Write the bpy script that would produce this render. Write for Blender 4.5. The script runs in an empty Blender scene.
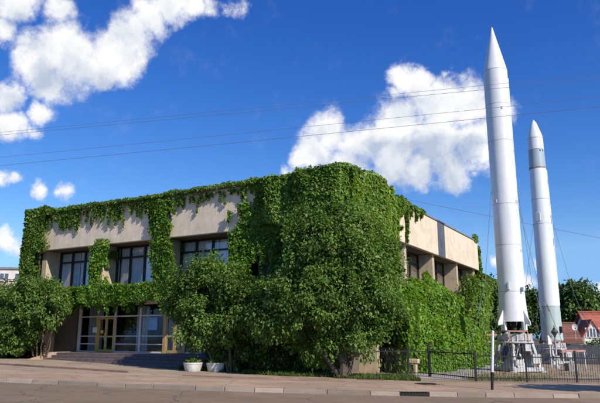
import bpy, bmesh, math, random
import numpy as np
from mathutils import Vector, Matrix
R = math.radians
rnd = random.Random(7)
rng = np.random.default_rng(11)
scene = bpy.context.scene
col = scene.collection

# ------------------------------------------------------------------ helpers
def tag(o, label=None, cat=None, group=None, kind=None):
    if label: o['label'] = label
    if cat: o['category'] = cat
    if group: o['group'] = group
    if kind: o['kind'] = kind
    return o

def empty(name, loc=(0, 0, 0), rz=0.0, label=None, cat=None, group=None):
    o = bpy.data.objects.new(name, None)
    col.objects.link(o)
    o.location = loc
    o.rotation_euler = (0, 0, rz)
    o.empty_display_size = 0.3
    return tag(o, label, cat, group)

class MB:
    """collects shapes and links them as one mesh object"""
    def __init__(s):
        s.v = []; s.f = []; s.smooth = []; s.val = []
    def add(s, vs, fs, smooth=False, val=0.5):
        b = len(s.v)
        s.v += [tuple(p) for p in vs]
        s.f += [tuple(b + i for i in f) for f in fs]
        s.smooth += [smooth] * len(fs)
        s.val += [val] * len(vs)
        return s
    def box(s, x0, x1, y0, y1, z0, z1, val=0.5):
        if x0 > x1: x0, x1 = x1, x0
        if y0 > y1: y0, y1 = y1, y0
        return s.add([(x0,y0,z0),(x1,y0,z0),(x1,y1,z0),(x0,y1,z0),(x0,y0,z1),(x1,y0,z1),(x1,y1,z1),(x0,y1,z1)],
                     [(0,3,2,1),(4,5,6,7),(0,1,5,4),(1,2,6,5),(2,3,7,6),(3,0,4,7)], val=val)
    def bar(s, a, b, w, h=None, val=0.5):
        """rectangular bar between two points"""
        h = h or w
        a = Vector(a); b = Vector(b); d = (b - a).normalized()
        up = Vector((0, 0, 1)) if abs(d.z) < 0.95 else Vector((0, 1, 0))
        r = d.cross(up).normalized(); u = r.cross(d)
        vs = []
        for p in (a, b):
            for sx, sy in ((-1,-1),(1,-1),(1,1),(-1,1)):
                vs.append(p + r * (sx * w / 2) + u * (sy * h / 2))
        return s.add(vs, [(0,1,2,3),(7,6,5,4),(0,4,5,1),(1,5,6,2),(2,6,7,3),(3,7,4,0)], val=val)
    def tube(s, pts, rad, n=8, val=0.5, caps=True):
        pts = [Vector(p) for p in pts]
        if not hasattr(rad, '__len__'): rad = [rad] * len(pts)
        vs = []; fs = []
        ref = None
        for i, p in enumerate(pts):
            d = (pts[min(i+1, len(pts)-1)] - pts[max(i-1, 0)]).normalized()
            if ref is None:
                ref = Vector((1, 0, 0)) if abs(d.x) < 0.8 else Vector((0, 1, 0))
            r = (ref - d * ref.dot(d)).normalized(); ref = r
            u = d.cross(r)
            for k in range(n):
                a = 2 * math.pi * k / n
                vs.append(p + (r * math.cos(a) + u * math.sin(a)) * rad[i])
        for i in range(len(pts) - 1):
            for k in range(n):
                fs.append((i*n+k, i*n+(k+1) % n, (i+1)*n+(k+1) % n, (i+1)*n+k))
        if caps:
            fs.append(tuple(range(n-1, -1, -1))); fs.append(tuple(range((len(pts)-1)*n, len(pts)*n)))
        return s.add(vs, fs, True, val)
    def lathe(s, prof, n=48, c=(0, 0), val=0.5, caps=True):
        """prof: list of (radius, z)"""
        vs = []; fs = []
        for r, z in prof:
            for k in range(n):
                a = 2 * math.pi * k / n
                vs.append((c[0] + r * math.cos(a), c[1] + r * math.sin(a), z))
        for i in range(len(prof) - 1):
            for k in range(n):
                fs.append((i*n+k, i*n+(k+1) % n, (i+1)*n+(k+1) % n, (i+1)*n+k))
        if caps:
            fs.append(tuple(range(n-1, -1, -1))); fs.append(tuple(range((len(prof)-1)*n, len(prof)*n)))
        return s.add(vs, fs, True, val)
    def prism(s, poly, off, val=0.5):
        """polygon (3d points) extruded by off"""
        n = len(poly); off = Vector(off)
        vs = [Vector(p) for p in poly] + [Vector(p) + off for p in poly]
        fs = [tuple(range(n-1, -1, -1)), tuple(range(n, 2*n))] + [(i, (i+1) % n, n+(i+1) % n, n+i) for i in range(n)]
        return s.add(vs, fs, val=val)
    def build(s, name, mat, parent=None, bevel=0.0):
        me = bpy.data.meshes.new(name)
        me.from_pydata(s.v, [], s.f)
        me.polygons.foreach_set('use_smooth', s.smooth)
        at = me.attributes.new('tint', 'FLOAT', 'POINT')
        at.data.foreach_set('value', s.val)
        me.materials.append(mat)
        bm = bmesh.new(); bm.from_mesh(me)
        bmesh.ops.recalc_face_normals(bm, faces=bm.faces)
        bm.to_mesh(me); bm.free()
        o = bpy.data.objects.new(name, me)
        col.objects.link(o)
        if parent: o.parent = parent
        if bevel:
            m = o.modifiers.new('bevel', 'BEVEL'); m.width = bevel; m.segments = 2; m.limit_method = 'ANGLE'; m.angle_limit = R(50)
        if any(s.smooth):
            try:
                me.set_sharp_from_angle(angle=R(40))
            except Exception:
                pass
        me.update()
        return o

def copy_tree(o, parent=None, name=None):
    c = o.copy(); col.objects.link(c)
    if parent: c.parent = parent
    for ch in list(o.children):
        copy_tree(ch, c)
    return c

# ------------------------------------------------------------------ materials
def new_mat(name):
    m = bpy.data.materials.new(name); m.use_nodes = True
    nt = m.node_tree; nt.nodes.clear()
    out = nt.nodes.new('ShaderNodeOutputMaterial')
    return m, nt, out

def nd(nt, t, **kw):
    n = nt.nodes.new(t)
    for k, v in kw.items():
        if k == 'inp':
            for a, b in v.items(): n.inputs[a].default_value = b
        else: setattr(n, k, v)
    return n

def ramp(nt, stops):
    n = nt.nodes.new('ShaderNodeValToRGB')
    e = n.color_ramp.elements
    while len(e) < len(stops): e.new(0.5)
    for i, (p, c) in enumerate(stops):
        e[i].position = p; e[i].color = tuple(c) + (1,) if len(c) == 3 else c
    return n

def surf(name, stops, scale=3.0, rough=0.85, bump=0.15, bump_scale=40.0, detail=8, streak=0.0, streak_col=(0.1, 0.09, 0.08),
         tint=0.0, spec=0.3, metallic=0.0, crack=0.0, crack_scale=0.4, dirt=0.0, dirt_col=(0.12, 0.1, 0.08), dirt_scale=0.6, speck=0.0):
    m, nt, out = new_mat(name)
    L = nt.links.new
    p = nd(nt, 'ShaderNodeBsdfPrincipled')
    p.inputs['Roughness'].default_value = rough
    p.inputs['Specular IOR Level'].default_value = spec
    p.inputs['Metallic'].default_value = metallic
    tc = nd(nt, 'ShaderNodeNewGeometry')
    n1 = nd(nt, 'ShaderNodeTexNoise', inp={'Scale': scale, 'Detail': detail, 'Roughness': 0.65})
    L(tc.outputs['Position'], n1.inputs['Vector'])
    r = ramp(nt, stops); L(n1.outputs['Fac'], r.inputs['Fac'])
    c = r.outputs['Color']
    if dirt:
        n2 = nd(nt, 'ShaderNodeTexNoise', inp={'Scale': dirt_scale, 'Detail': 6.0, 'Roughness': 0.7})
        L(tc.outputs['Position'], n2.inputs['Vector'])
        mr = nd(nt, 'ShaderNodeMapRange', inp={'From Min': 0.48, 'From Max': 0.72, 'To Max': dirt})
        L(n2.outputs['Fac'], mr.inputs['Value'])
        mx = nd(nt, 'ShaderNodeMix', data_type='RGBA'); mx.inputs['B'].default_value = (*dirt_col, 1)
        mx.inputs[7].default_value = (*dirt_col, 1)
        L(mr.outputs['Result'], mx.inputs[0]); L(c, mx.inputs[6]); c = mx.outputs[2]
    if streak:
        mp = nd(nt, 'ShaderNodeMapping'); mp.inputs['Scale'].default_value = (4, 4, 0.25)
        L(tc.outputs['Position'], mp.inputs['Vector'])
        n3 = nd(nt, 'ShaderNodeTexNoise', inp={'Scale': 1.0, 'Detail': 6.0, 'Roughness': 0.6})
        L(mp.outputs['Vector'], n3.inputs['Vector'])
        mr = nd(nt, 'ShaderNodeMapRange', inp={'From Min': 0.5, 'From Max': 0.75, 'To Max': streak})
        L(n3.outputs['Fac'], mr.inputs['Value'])
        mx = nd(nt, 'ShaderNodeMix', data_type='RGBA'); mx.inputs[7].default_value = (*streak_col, 1)
        L(mr.outputs['Result'], mx.inputs[0]); L(c, mx.inputs[6]); c = mx.outputs[2]
    if crack:
        wn_ = nd(nt, 'ShaderNodeTexNoise', inp={'Scale': 2.5, 'Detail': 5.0}); L(tc.outputs['Position'], wn_.inputs['Vector'])
        wv_ = nd(nt, 'ShaderNodeVectorMath', operation='MULTIPLY_ADD'); wv_.inputs[1].default_value = (.5, .5, .5)
        L(wn_.outputs['Color'], wv_.inputs[0]); L(tc.outputs['Position'], wv_.inputs[2])
        vo = nd(nt, 'ShaderNodeTexVoronoi', feature='DISTANCE_TO_EDGE', inp={'Scale': crack_scale}); L(wv_.outputs[0], vo.inputs['Vector'])
        mr = nd(nt, 'ShaderNodeMapRange', inp={'From Min': 0.0, 'From Max': .010, 'To Min': crack, 'To Max': 0.0}); L(vo.outputs['Distance'], mr.inputs['Value'])
        mx = nd(nt, 'ShaderNodeMix', data_type='RGBA'); mx.inputs[7].default_value = (.05, .04, .035, 1)
        L(mr.outputs['Result'], mx.inputs[0]); L(c, mx.inputs[6]); c = mx.outputs[2]
        vp = nd(nt, 'ShaderNodeTexVoronoi', feature='F1', inp={'Scale': crack_scale * .7}); L(wv_.outputs[0], vp.inputs['Vector'])
        sp_ = nd(nt, 'ShaderNodeSeparateColor'); L(vp.outputs['Color'], sp_.inputs[0])
        mr2 = nd(nt, 'ShaderNodeMapRange', inp={'To Min': .84, 'To Max': 1.12}); L(sp_.outputs[0], mr2.inputs['Value'])
        mx = nd(nt, 'ShaderNodeMix', data_type='RGBA', blend_type='MULTIPLY'); mx.inputs[0].default_value = 1.0
        L(c, mx.inputs[6]); L(mr2.outputs['Result'], mx.inputs[7]); c = mx.outputs[2]
    if speck:
        n5 = nd(nt, 'ShaderNodeTexNoise', inp={'Scale': 60.0, 'Detail': 3.0, 'Roughness': 0.8})
        L(tc.outputs['Position'], n5.inputs['Vector'])
        mr = nd(nt, 'ShaderNodeMapRange', inp={'From Min': 0.3, 'From Max': 0.7, 'To Min': 1 - speck, 'To Max': 1 + speck})
        L(n5.outputs['Fac'], mr.inputs['Value'])
        mx = nd(nt, 'ShaderNodeMix', data_type='RGBA', blend_type='MULTIPLY'); mx.inputs[0].default_value = 1.0
        L(c, mx.inputs[6]); L(mr.outputs['Result'], mx.inputs[7]); c = mx.outputs[2]
    if tint:
        at = nd(nt, 'ShaderNodeAttribute', attribute_name='tint')
        mr = nd(nt, 'ShaderNodeMapRange', inp={'To Min': 1 - tint, 'To Max': 1 + tint})
        L(at.outputs['Fac'], mr.inputs['Value'])
        mx = nd(nt, 'ShaderNodeMix', data_type='RGBA', blend_type='MULTIPLY'); mx.inputs[0].default_value = 1.0
        L(c, mx.inputs[6]); L(mr.outputs['Result'], mx.inputs[7]); c = mx.outputs[2]
    L(c, p.inputs['Base Color'])
    if bump:
        n4 = nd(nt, 'ShaderNodeTexNoise', inp={'Scale': bump_scale, 'Detail': 4.0})
        L(tc.outputs['Position'], n4.inputs['Vector'])
        b = nd(nt, 'ShaderNodeBump', inp={'Strength': bump, 'Distance': 0.05})
        L(n4.outputs['Fac'], b.inputs['Height']); L(b.outputs['Normal'], p.inputs['Normal'])
    L(p.outputs['BSDF'], out.inputs['Surface'])
    return m

def leaf_mat(name, stops, trans=0.38, rough=0.5):
    m, nt, out = new_mat(name); L = nt.links.new
    at = nd(nt, 'ShaderNodeAttribute', attribute_name='tint')
    r = ramp(nt, stops); L(at.outputs['Fac'], r.inputs['Fac'])
    p = nd(nt, 'ShaderNodeBsdfPrincipled'); p.inputs['Roughness'].default_value = rough
    p.inputs['Specular IOR Level'].default_value = 0.3
    L(r.outputs['Color'], p.inputs['Base Color'])
    t = nd(nt, 'ShaderNodeBsdfTranslucent')
    hs = nd(nt, 'ShaderNodeHueSaturation', inp={'Hue': 0.482, 'Saturation': 1.1, 'Value': 1.4})
    L(r.outputs['Color'], hs.inputs['Color']); L(hs.outputs['Color'], t.inputs['Color'])
    mx = nd(nt, 'ShaderNodeMixShader', inp={'Fac': trans})
    L(p.outputs['BSDF'], mx.inputs[1]); L(t.outputs['BSDF'], mx.inputs[2]); L(mx.outputs['Shader'], out.inputs['Surface'])
    return m

def glass_mat(name, tintc=(0.75, 0.8, 0.8), refl=1.0):
    m, nt, out = new_mat(name); L = nt.links.new
    fr = nd(nt, 'ShaderNodeLayerWeight', inp={'Blend': .5})
    pw = nd(nt, 'ShaderNodeMath', operation='POWER', inp={1: 4.0}); L(fr.outputs['Facing'], pw.inputs[0])
    mu = nd(nt, 'ShaderNodeMath', operation='MULTIPLY_ADD', inp={1: .8 * refl, 2: .04 * refl}); mu.use_clamp = True
    L(pw.outputs[0], mu.inputs[0])
    tr = nd(nt, 'ShaderNodeBsdfTransparent'); tr.inputs['Color'].default_value = (*tintc, 1)
    gl = nd(nt, 'ShaderNodeBsdfGlossy'); gl.inputs['Roughness'].default_value = 0.03
    nz = nd(nt, 'ShaderNodeTexNoise', inp={'Scale': 0.8, 'Detail': 1.0})
    b = nd(nt, 'ShaderNodeBump', inp={'Strength': 0.03, 'Distance': 0.3}); L(nz.outputs['Fac'], b.inputs['Height'])
    L(b.outputs['Normal'], gl.inputs['Normal'])
    mx = nd(nt, 'ShaderNodeMixShader'); L(mu.outputs['Value'], mx.inputs[0]); L(tr.outputs[0], mx.inputs[1]); L(gl.outputs[0], mx.inputs[2])
    L(mx.outputs[0], out.inputs['Surface'])
    return m

M = {}
M['plaster'] = surf('plaster', [(0.3, (0.70, 0.575, 0.42)), (0.7, (0.82, 0.705, 0.54))], 2.2, 0.9, 0.35, 32, dirt=0.5, dirt_col=(0.46, 0.36, 0.27), dirt_scale=0.9, streak=0.42, streak_col=(0.4, 0.32, 0.24), speck=0.10)
M['stone_pier'] = surf('stone_pier', [(0.3, (0.46, 0.36, 0.24)), (0.7, (0.62, 0.51, 0.36))], 3, 0.9, 0.3, 25, dirt=0.4, dirt_col=(0.25, 0.2, 0.15), streak=0.3, streak_col=(0.2, 0.16, 0.12))
M['grey_panel'] = surf('grey_panel', [(0.3, (0.15, 0.14, 0.13)), (0.7, (0.23, 0.21, 0.2))], 3, 0.8, 0.2, 25, streak=0.4)
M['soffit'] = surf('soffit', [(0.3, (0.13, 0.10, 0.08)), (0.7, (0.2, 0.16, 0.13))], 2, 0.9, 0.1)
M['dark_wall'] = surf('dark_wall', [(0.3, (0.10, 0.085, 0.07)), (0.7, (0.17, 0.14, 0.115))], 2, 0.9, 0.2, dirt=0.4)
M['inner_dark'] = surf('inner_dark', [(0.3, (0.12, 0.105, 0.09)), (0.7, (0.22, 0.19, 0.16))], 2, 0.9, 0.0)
M['roof_edge'] = surf('roof_edge', [(0.3, (0.16, 0.15, 0.15)), (0.7, (0.30, 0.29, 0.28))], 4, 0.6, 0.1, streak=0.3)
M['roof_top'] = surf('roof_top', [(0.3, (0.08, 0.08, 0.08)), (0.7, (0.14, 0.13, 0.13))], 2, 0.9, 0.2)
M['step_stone'] = surf('step_stone', [(0.3, (0.11, 0.08, 0.08)), (0.7, (0.19, 0.145, 0.14))], 4, 0.8, 0.2, 40, dirt=0.5, tint=0.25)
M['cheek_stone'] = surf('cheek_stone', [(0.3, (0.38, 0.26, 0.19)), (0.7, (0.5, 0.36, 0.27))], 4, 0.85, 0.2, 40, dirt=0.3)
M['alu'] = surf('alu', [(0.3, (0.52, 0.52, 0.52)), (0.7, (0.66, 0.66, 0.65))], 4, 0.45, 0.0, spec=0.5, streak=0.25, streak_col=(0.3, 0.28, 0.25))
M['gold'] = surf('gold', [(0.3, (0.42, 0.29, 0.095)), (0.7, (0.56, 0.40, 0.15))], 4, 0.4, 0.0, spec=0.5, dirt=0.3, dirt_col=(0.2, 0.12, 0.04))
M['dark_frame'] = surf('dark_frame', [(0.3, (0.022, 0.02, 0.019)), (0.7, (0.04, 0.036, 0.033))], 4, 0.5, 0.0)
M['curtain'] = surf('curtain', [(0.3, (0.66, 0.72, 0.80)), (0.7, (0.78, 0.83, 0.88))], 2, 0.95, 0.0, tint=0.2)
M['drape'] = surf('drape', [(0.3, (0.2, 0.18, 0.15)), (0.7, (0.3, 0.27, 0.23))], 2, 0.95, 0.0, tint=0.3)
M['glass'] = glass_mat('window_glass', (0.97, 0.98, 0.99), 2.4)
M['door_glass'] = glass_mat('door_glass', (0.78, 0.8, 0.8), 1.2)
M['poster_blue'] = surf('poster_blue', [(0.3, (0.12, 0.36, 0.68)), (0.7, (0.2, 0.46, 0.76))], 9, 0.6, 0.0)
M['paper'] = surf('paper', [(0.3, (0.62, 0.62, 0.6)), (0.7, (0.75, 0.75, 0.73))], 6, 0.8, 0.0)
M['yellow_sign'] = surf('yellow_sign', [(0.3, (0.65, 0.45, 0.04)), (0.7, (0.75, 0.55, 0.07))], 6, 0.6, 0.0)
M['road'] = surf('road', [(0.25, (0.225, 0.158, 0.098)), (0.75, (0.305, 0.217, 0.142))], 1.2, 0.9, 0.35, 90, dirt=0.35, dirt_col=(0.15, 0.105, 0.075), dirt_scale=0.5, speck=0.3, crack=.7, crack_scale=.3)
M['pavement'] = surf('pavement', [(0.25, (0.385, 0.26, 0.165)), (0.75, (0.50, 0.355, 0.235))], 1.0, 0.92, 0.35, 80, dirt=0.45, dirt_col=(0.22, 0.14, 0.10), dirt_scale=0.45, speck=0.3, crack=.75, crack_scale=.55)
M['plaza'] = surf('plaza', [(0.25, (0.34, 0.255, 0.172)), (0.75, (0.46, 0.355, 0.245))], 0.8, 0.92, 0.35, 80, crack=.7, crack_scale=.45, dirt=0.5, dirt_col=(0.2, 0.135, 0.1), dirt_scale=0.35, speck=0.2)
M['yard'] = surf('yard', [(0.25, (0.24, 0.16, 0.10)), (0.5, (0.33, 0.24, 0.16)), (0.75, (0.38, 0.31, 0.24))], 0.5, 0.95, 0.5, 30, dirt=0.55, dirt_col=(0.13, 0.14, 0.05), dirt_scale=0.35, speck=0.25)
M['concrete_path'] = surf('concrete_path', [(0.25, (0.30, 0.27, 0.24)), (0.75, (0.42, 0.38, 0.33))], 1.0, 0.95, 0.3, 40, dirt=0.4, speck=0.15)
M['ground'] = surf('ground', [(0.25, (0.06, 0.075, 0.03)), (0.75, (0.16, 0.13, 0.08))], 0.3, 0.95, 0.5, 10)
M['kerb'] = surf('kerb', [(0.25, (0.28, 0.22, 0.17)), (0.75, (0.42, 0.34, 0.27))], 3.0, 0.9, 0.4, 40, tint=0.35, dirt=0.6, dirt_col=(0.15, 0.115, 0.09), dirt_scale=1.5, speck=0.15)
M['kerb_low'] = surf('kerb_low', [(0.25, (0.20, 0.11, 0.085)), (0.75, (0.30, 0.17, 0.13))], 3.0, 0.9, 0.4, 40, tint=0.3, dirt=0.6, dirt_scale=1.5)
M['white_paint'] = surf('white_paint', [(0.3, (0.66, 0.655, 0.63)), (0.7, (0.78, 0.775, 0.755))], 1.2, 0.5, 0.03, 6, streak=0.22, streak_col=(0.42, 0.4, 0.36), spec=0.4)
M['planter_white'] = surf('planter_white', [(0.3, (0.55, 0.53, 0.48)), (0.7, (0.74, 0.72, 0.67))], 5, 0.8, 0.2, 30, dirt=0.75, dirt_col=(0.16, 0.15, 0.12), dirt_scale=3.2, streak=.4)
M['rocket_white'] = surf('rocket_white', [(0.3, (0.72, 0.73, 0.73)), (0.7, (0.80, 0.81, 0.80))], 0.8, 0.38, 0.02, 3, streak=0.3, streak_col=(0.5, 0.49, 0.45), dirt=.25, dirt_col=(.55,.55,.52), dirt_scale=1.1, spec=0.5)
M['rocket_pale'] = surf('rocket_pale', [(0.3, (0.70, 0.75, 0.74)), (0.7, (0.77, 0.81, 0.80))], 0.8, 0.42, 0.02, 3, streak=0.22, streak_col=(0.46, 0.48, 0.46), spec=0.5)
M['rocket_grey'] = surf('rocket_grey', [(0.3, (0.33, 0.40, 0.44)), (0.7, (0.42, 0.49, 0.53))], 0.8, 0.45, 0.02, 3, streak=0.2, spec=0.5)
M['rocket_green'] = surf('rocket_green', [(0.3, (0.38, 0.47, 0.45)), (0.7, (0.48, 0.56, 0.54))], 0.8, 0.45, 0.02, 3, streak=0.25, spec=0.5)
M['rust'] = surf('rust', [(0.35, (0.16, 0.06, 0.03)), (0.6, (0.35, 0.3, 0.26))], 6, 0.8, 0.1)
M['seam'] = surf('seam', [(0.3, (0.45, 0.47, 0.47)), (0.7, (0.58, 0.6, 0.6))], 6, 0.6, 0.0)
M['engine_dark'] = surf('engine_dark', [(0.3, (0.02, 0.017, 0.016)), (0.7, (0.05, 0.04, 0.035))], 6, 0.7, 0.0)
M['steel_pale'] = surf('steel_pale', [(0.3, (0.38, 0.385, 0.385)), (0.7, (0.60, 0.60, 0.59))], 3, 0.6, 0.1, 20, dirt=0.85, dirt_col=(0.12, 0.085, 0.07), dirt_scale=2.5)
M['steel_dark'] = surf('steel_dark', [(0.3, (0.05, 0.045, 0.045)), (0.7, (0.10, 0.09, 0.085))], 3, 0.6, 0.1, 20)
M['rail_red'] = surf('rail_red', [(0.3, (0.38, 0.16, 0.13)), (0.7, (0.52, 0.27, 0.22))], 5, 0.6, 0.0, dirt=0.3)
M['iron'] = surf('iron', [(0.3, (0.012, 0.012, 0.012)), (0.7, (0.03, 0.028, 0.026))], 5, 0.5, 0.0)
M['cable'] = surf('cable', [(0.3, (0.13, 0.15, 0.19)), (0.7, (0.17, 0.19, 0.24))], 5, 0.6, 0.0)
M['grey_fence'] = surf('grey_fence', [(0.3, (0.075, 0.085, 0.10)), (0.7, (0.11, 0.12, 0.14))], 1.5, 0.7, 0.1, 20, streak=0.3, tint=0.2)
M['roof_red'] = surf('roof_red', [(0.3, (0.30, 0.085, 0.05)), (0.7, (0.43, 0.14, 0.085))], 3, 0.85, 0.3, 15, dirt=0.5, dirt_col=(0.17, 0.06, 0.04), dirt_scale=0.8, tint=0.25)
M['roof_brown'] = surf('roof_brown', [(0.3, (0.16, 0.07, 0.05)), (0.7, (0.25, 0.11, 0.08))], 3, 0.85, 0.3, 15, dirt=0.5, tint=0.25)
M['house_wall'] = surf('house_wall', [(0.3, (0.62, 0.61, 0.58)), (0.7, (0.74, 0.73, 0.70))], 2, 0.9, 0.1, streak=0.2)
M['apt_wall'] = surf('apt_wall', [(0.3, (0.66, 0.56, 0.50)), (0.7, (0.78, 0.69, 0.63))], 0.5, 0.9, 0.1, streak=0.25, streak_col=(0.45, 0.38, 0.34))
M['apt_pink'] = surf('apt_pink', [(0.3, (0.52, 0.38, 0.34)), (0.7, (0.62, 0.47, 0.42))], 0.5, 0.9, 0.1, streak=0.25)
M['far_glass'] = surf('far_glass', [(0.3, (0.05, 0.06, 0.075)), (0.7, (0.14, 0.16, 0.19))], 0.4, 0.15, 0.0, spec=0.6)
M['bark'] = surf('bark', [(0.3, (0.07, 0.05, 0.038)), (0.7, (0.16, 0.12, 0.09))], 8, 0.95, 0.6, 40)
M['bark_light'] = surf('bark_light', [(0.3, (0.16, 0.11, 0.075)), (0.7, (0.3, 0.22, 0.15))], 8, 0.95, 0.6, 40)
M['bench_stone'] = surf('bench_stone', [(0.3, (0.50, 0.36, 0.27)), (0.7, (0.62, 0.46, 0.36))], 4, 0.9, 0.2, 30, dirt=0.3)
M['tan_block'] = surf('tan_block', [(0.3, (0.2, 0.19, 0.18)), (0.7, (0.32, 0.3, 0.28))], 4, 0.9, 0.2, 30, dirt=0.4)
G_VINE = [(0.0, (0.03, 0.058, 0.010)), (0.35, (0.10, 0.185, 0.027)), (0.7, (0.185, 0.32, 0.05)), (0.94, (0.27, 0.42, 0.09)), (1.0, (0.36, 0.33, 0.07))]
G_VINE_Y = [(0.0, (0.035, 0.07, 0.008)), (0.35, (0.095, 0.20, 0.018)), (0.7, (0.17, 0.325, 0.030)), (0.94, (0.26, 0.42, 0.065)), (1.0, (0.38, 0.40, 0.08))]
G_TREE = [(0.0, (0.022, 0.045, 0.010)), (0.35, (0.08, 0.15, 0.026)), (0.7, (0.155, 0.275, 0.048)), (0.94, (0.24, 0.36, 0.10)), (1.0, (0.33, 0.33, 0.10))]
G_FAR = [(0.0, (0.03, 0.055, 0.016)), (0.4, (0.075, 0.14, 0.03)), (0.8, (0.14, 0.23, 0.05)), (1.0, (0.16, 0.20, 0.055))]
M['leaf_vine'] = leaf_mat('leaf_vine', G_VINE)
M['leaf_vine_bright'] = leaf_mat('leaf_vine_bright', G_VINE_Y, 0.35)
M['leaf_tree'] = leaf_mat('leaf_tree', G_TREE)
M['leaf_far'] = leaf_mat('leaf_far', G_FAR, 0.2)
M['grass'] = leaf_mat('grass', [(0.0, (0.04, 0.07, 0.012)), (0.6, (0.09, 0.15, 0.022)), (1.0, (0.2, 0.21, 0.06))], 0.25, 0.7)

# ------------------------------------------------------------------ numpy noise and leaves
_T = rng.random((64, 64, 64))
def vnoise(p):
    p = np.asarray(p, float); i = np.floor(p).astype(int); f = p - i; f = f * f * (3 - 2 * f)
    o = 0
    for dx in (0, 1):
        for dy in (0, 1):
            for dz in (0, 1):
                w = (f[:, 0] if dx else 1 - f[:, 0]) * (f[:, 1] if dy else 1 - f[:, 1]) * (f[:, 2] if dz else 1 - f[:, 2])
                o = o + w * _T[(i[:, 0] + dx) % 64, (i[:, 1] + dy) % 64, (i[:, 2] + dz) % 64]
    return o
def fbm(p, n=3):
    s = 0; a = 0.5; t = 0
    for k in range(n):
        s = s + a * vnoise(np.asarray(p) * 2 ** k + 17.3 * k); t += a; a *= 0.5
    return s / t
def unit(v): return v / (np.linalg.norm(v, axis=1, keepdims=True) + 1e-9)

def leaves(name, pos, axis, nrm, size, tint, mat, parent, asp=0.75, fold=0.18):
    """one mesh of small folded kite-shaped leaves: 4 verts, 2 triangles each"""
    n = len(pos)
    tint = np.where(rng.random(n) < .025, 1.0, np.minimum(tint, .95)); size = size * np.exp(rng.normal(0, .22, n))
    axis = unit(axis); side = unit(np.cross(axis, nrm)); nn = np.cross(side, axis)
    s = size[:, None]
    b = pos; t = pos + axis * s - nn * s * 0.12
    mid = pos + axis * s * 0.42
    l = mid + side * s * asp * 0.5 + nn * s * fold
    r = mid - side * s * asp * 0.5 + nn * s * fold
    V = np.stack([b, l, t, r], 1).reshape(-1, 3).astype(np.float32)
    base = np.arange(n)[:, None] * 4
    F = np.concatenate([base + np.array([0, 2, 1]), base + np.array([0, 3, 2])], 1).reshape(-1).astype(np.int32)
    me = bpy.data.meshes.new(name)
    me.vertices.add(4 * n); me.vertices.foreach_set('co', V.ravel())
    me.loops.add(len(F)); me.loops.foreach_set('vertex_index', F)
    nf = 2 * n
    me.polygons.add(nf); me.polygons.foreach_set('loop_start', np.arange(nf, dtype=np.int32) * 3)
    try: me.polygons.foreach_set('loop_total', np.full(nf, 3, np.int32))
    except Exception: pass
    at = me.attributes.new('tint', 'FLOAT', 'POINT')
    at.data.foreach_set('value', np.repeat(np.clip(tint, 0, 1), 4).astype(np.float32))
    me.materials.append(mat)
    me.update(); me.validate()
    o = bpy.data.objects.new(name, me); col.objects.link(o)
    if parent: o.parent = parent
    return o

# ------------------------------------------------------------------ terrain
def zg(x): return -0.026 * max(-24.0, min(26.0, x))
def zgn(x): return -0.026 * np.clip(x, -24, 26)
def kerb_y(x):
    ax = abs(x)
    if ax < 14: return 21.35 + 0.0115 * x * x
    return 21.35 + 0.0115 * 196 + 0.322 * (ax - 14)

def sheet(name, xs, ws, zf, mat, kind='structure'):
    mb = MB(); n = len(ws)
    vs = [(x, kerb_y(x) + w if abs(w) < 200 else w, zf(x, w)) for x in xs for w in ws]
    fs = [(i*n+j, (i+1)*n+j, (i+1)*n+j+1, i*n+j+1) for i in range(len(xs)-1) for j in range(n-1)]
    mb.add(vs, fs)
    o = mb.build(name, mat); o['kind'] = kind
    return o
XS = [-900, -300, -120, -70, -45] + [x for x in range(-30, 31)] + [45, 70, 120, 300, 900]
sheet('ground', XS, [-700, -120, -40, -13.2, -13.0, 0.05, 0.1, 5, 20, 60, 120, 190, 1500],
      lambda x, w: zg(x) + (-0.24 if w < 0.08 else -0.03) + (0.12 if w < -13.1 else 0), M['ground'])
sheet('road', XS, [-13, -9, -6, -3, 0.02], lambda x, w: zg(x) - 0.13, M['road'])
XP = [-60, -45] + [x for x in range(-30, 31)] + [45, 60]
sheet('pavement', XP, [0.16, 2, 5.6], lambda x, w: zg(x), M['pavement'])
def poly_sheet(name, pts, off, mat, step=1.0):
    """flat sheet over a world polygon following the gentle slope of the ground"""
    bm = bmesh.new()
    f = bm.faces.new([bm.verts.new((x, y, 0)) for x, y in pts])
    bmesh.ops.triangulate(bm, faces=bm.faces[:])
    for v in bm.verts: v.co.z = zg(v.co.x) + off
    me = bpy.data.meshes.new(name); bm.to_mesh(me); bm.free(); me.materials.append(mat)
    o = bpy.data.objects.new(name, me); col.objects.link(o); o['kind'] = 'structure'
    return o
sheet('plaza', [x for x in range(-24, 5)], [4.3, 6, 9, 13, 20, 24], lambda x, w: zg(x) + 0.004, M['plaza'])
sheet('yard', [x for x in range(4, 27)] + [40, 60], [5.55, 8, 12, 20, 40, 60], lambda x, w: zg(x) + 0.006, M['yard'])
poly_sheet('path', [(4.4, 29.2), (7.3, 28.6), (9.0, 33.0), (17.5, 49.0), (15.2, 49.8), (8.2, 37.0), (5.4, 31.6)], 0.012, M['concrete_path'])

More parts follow.
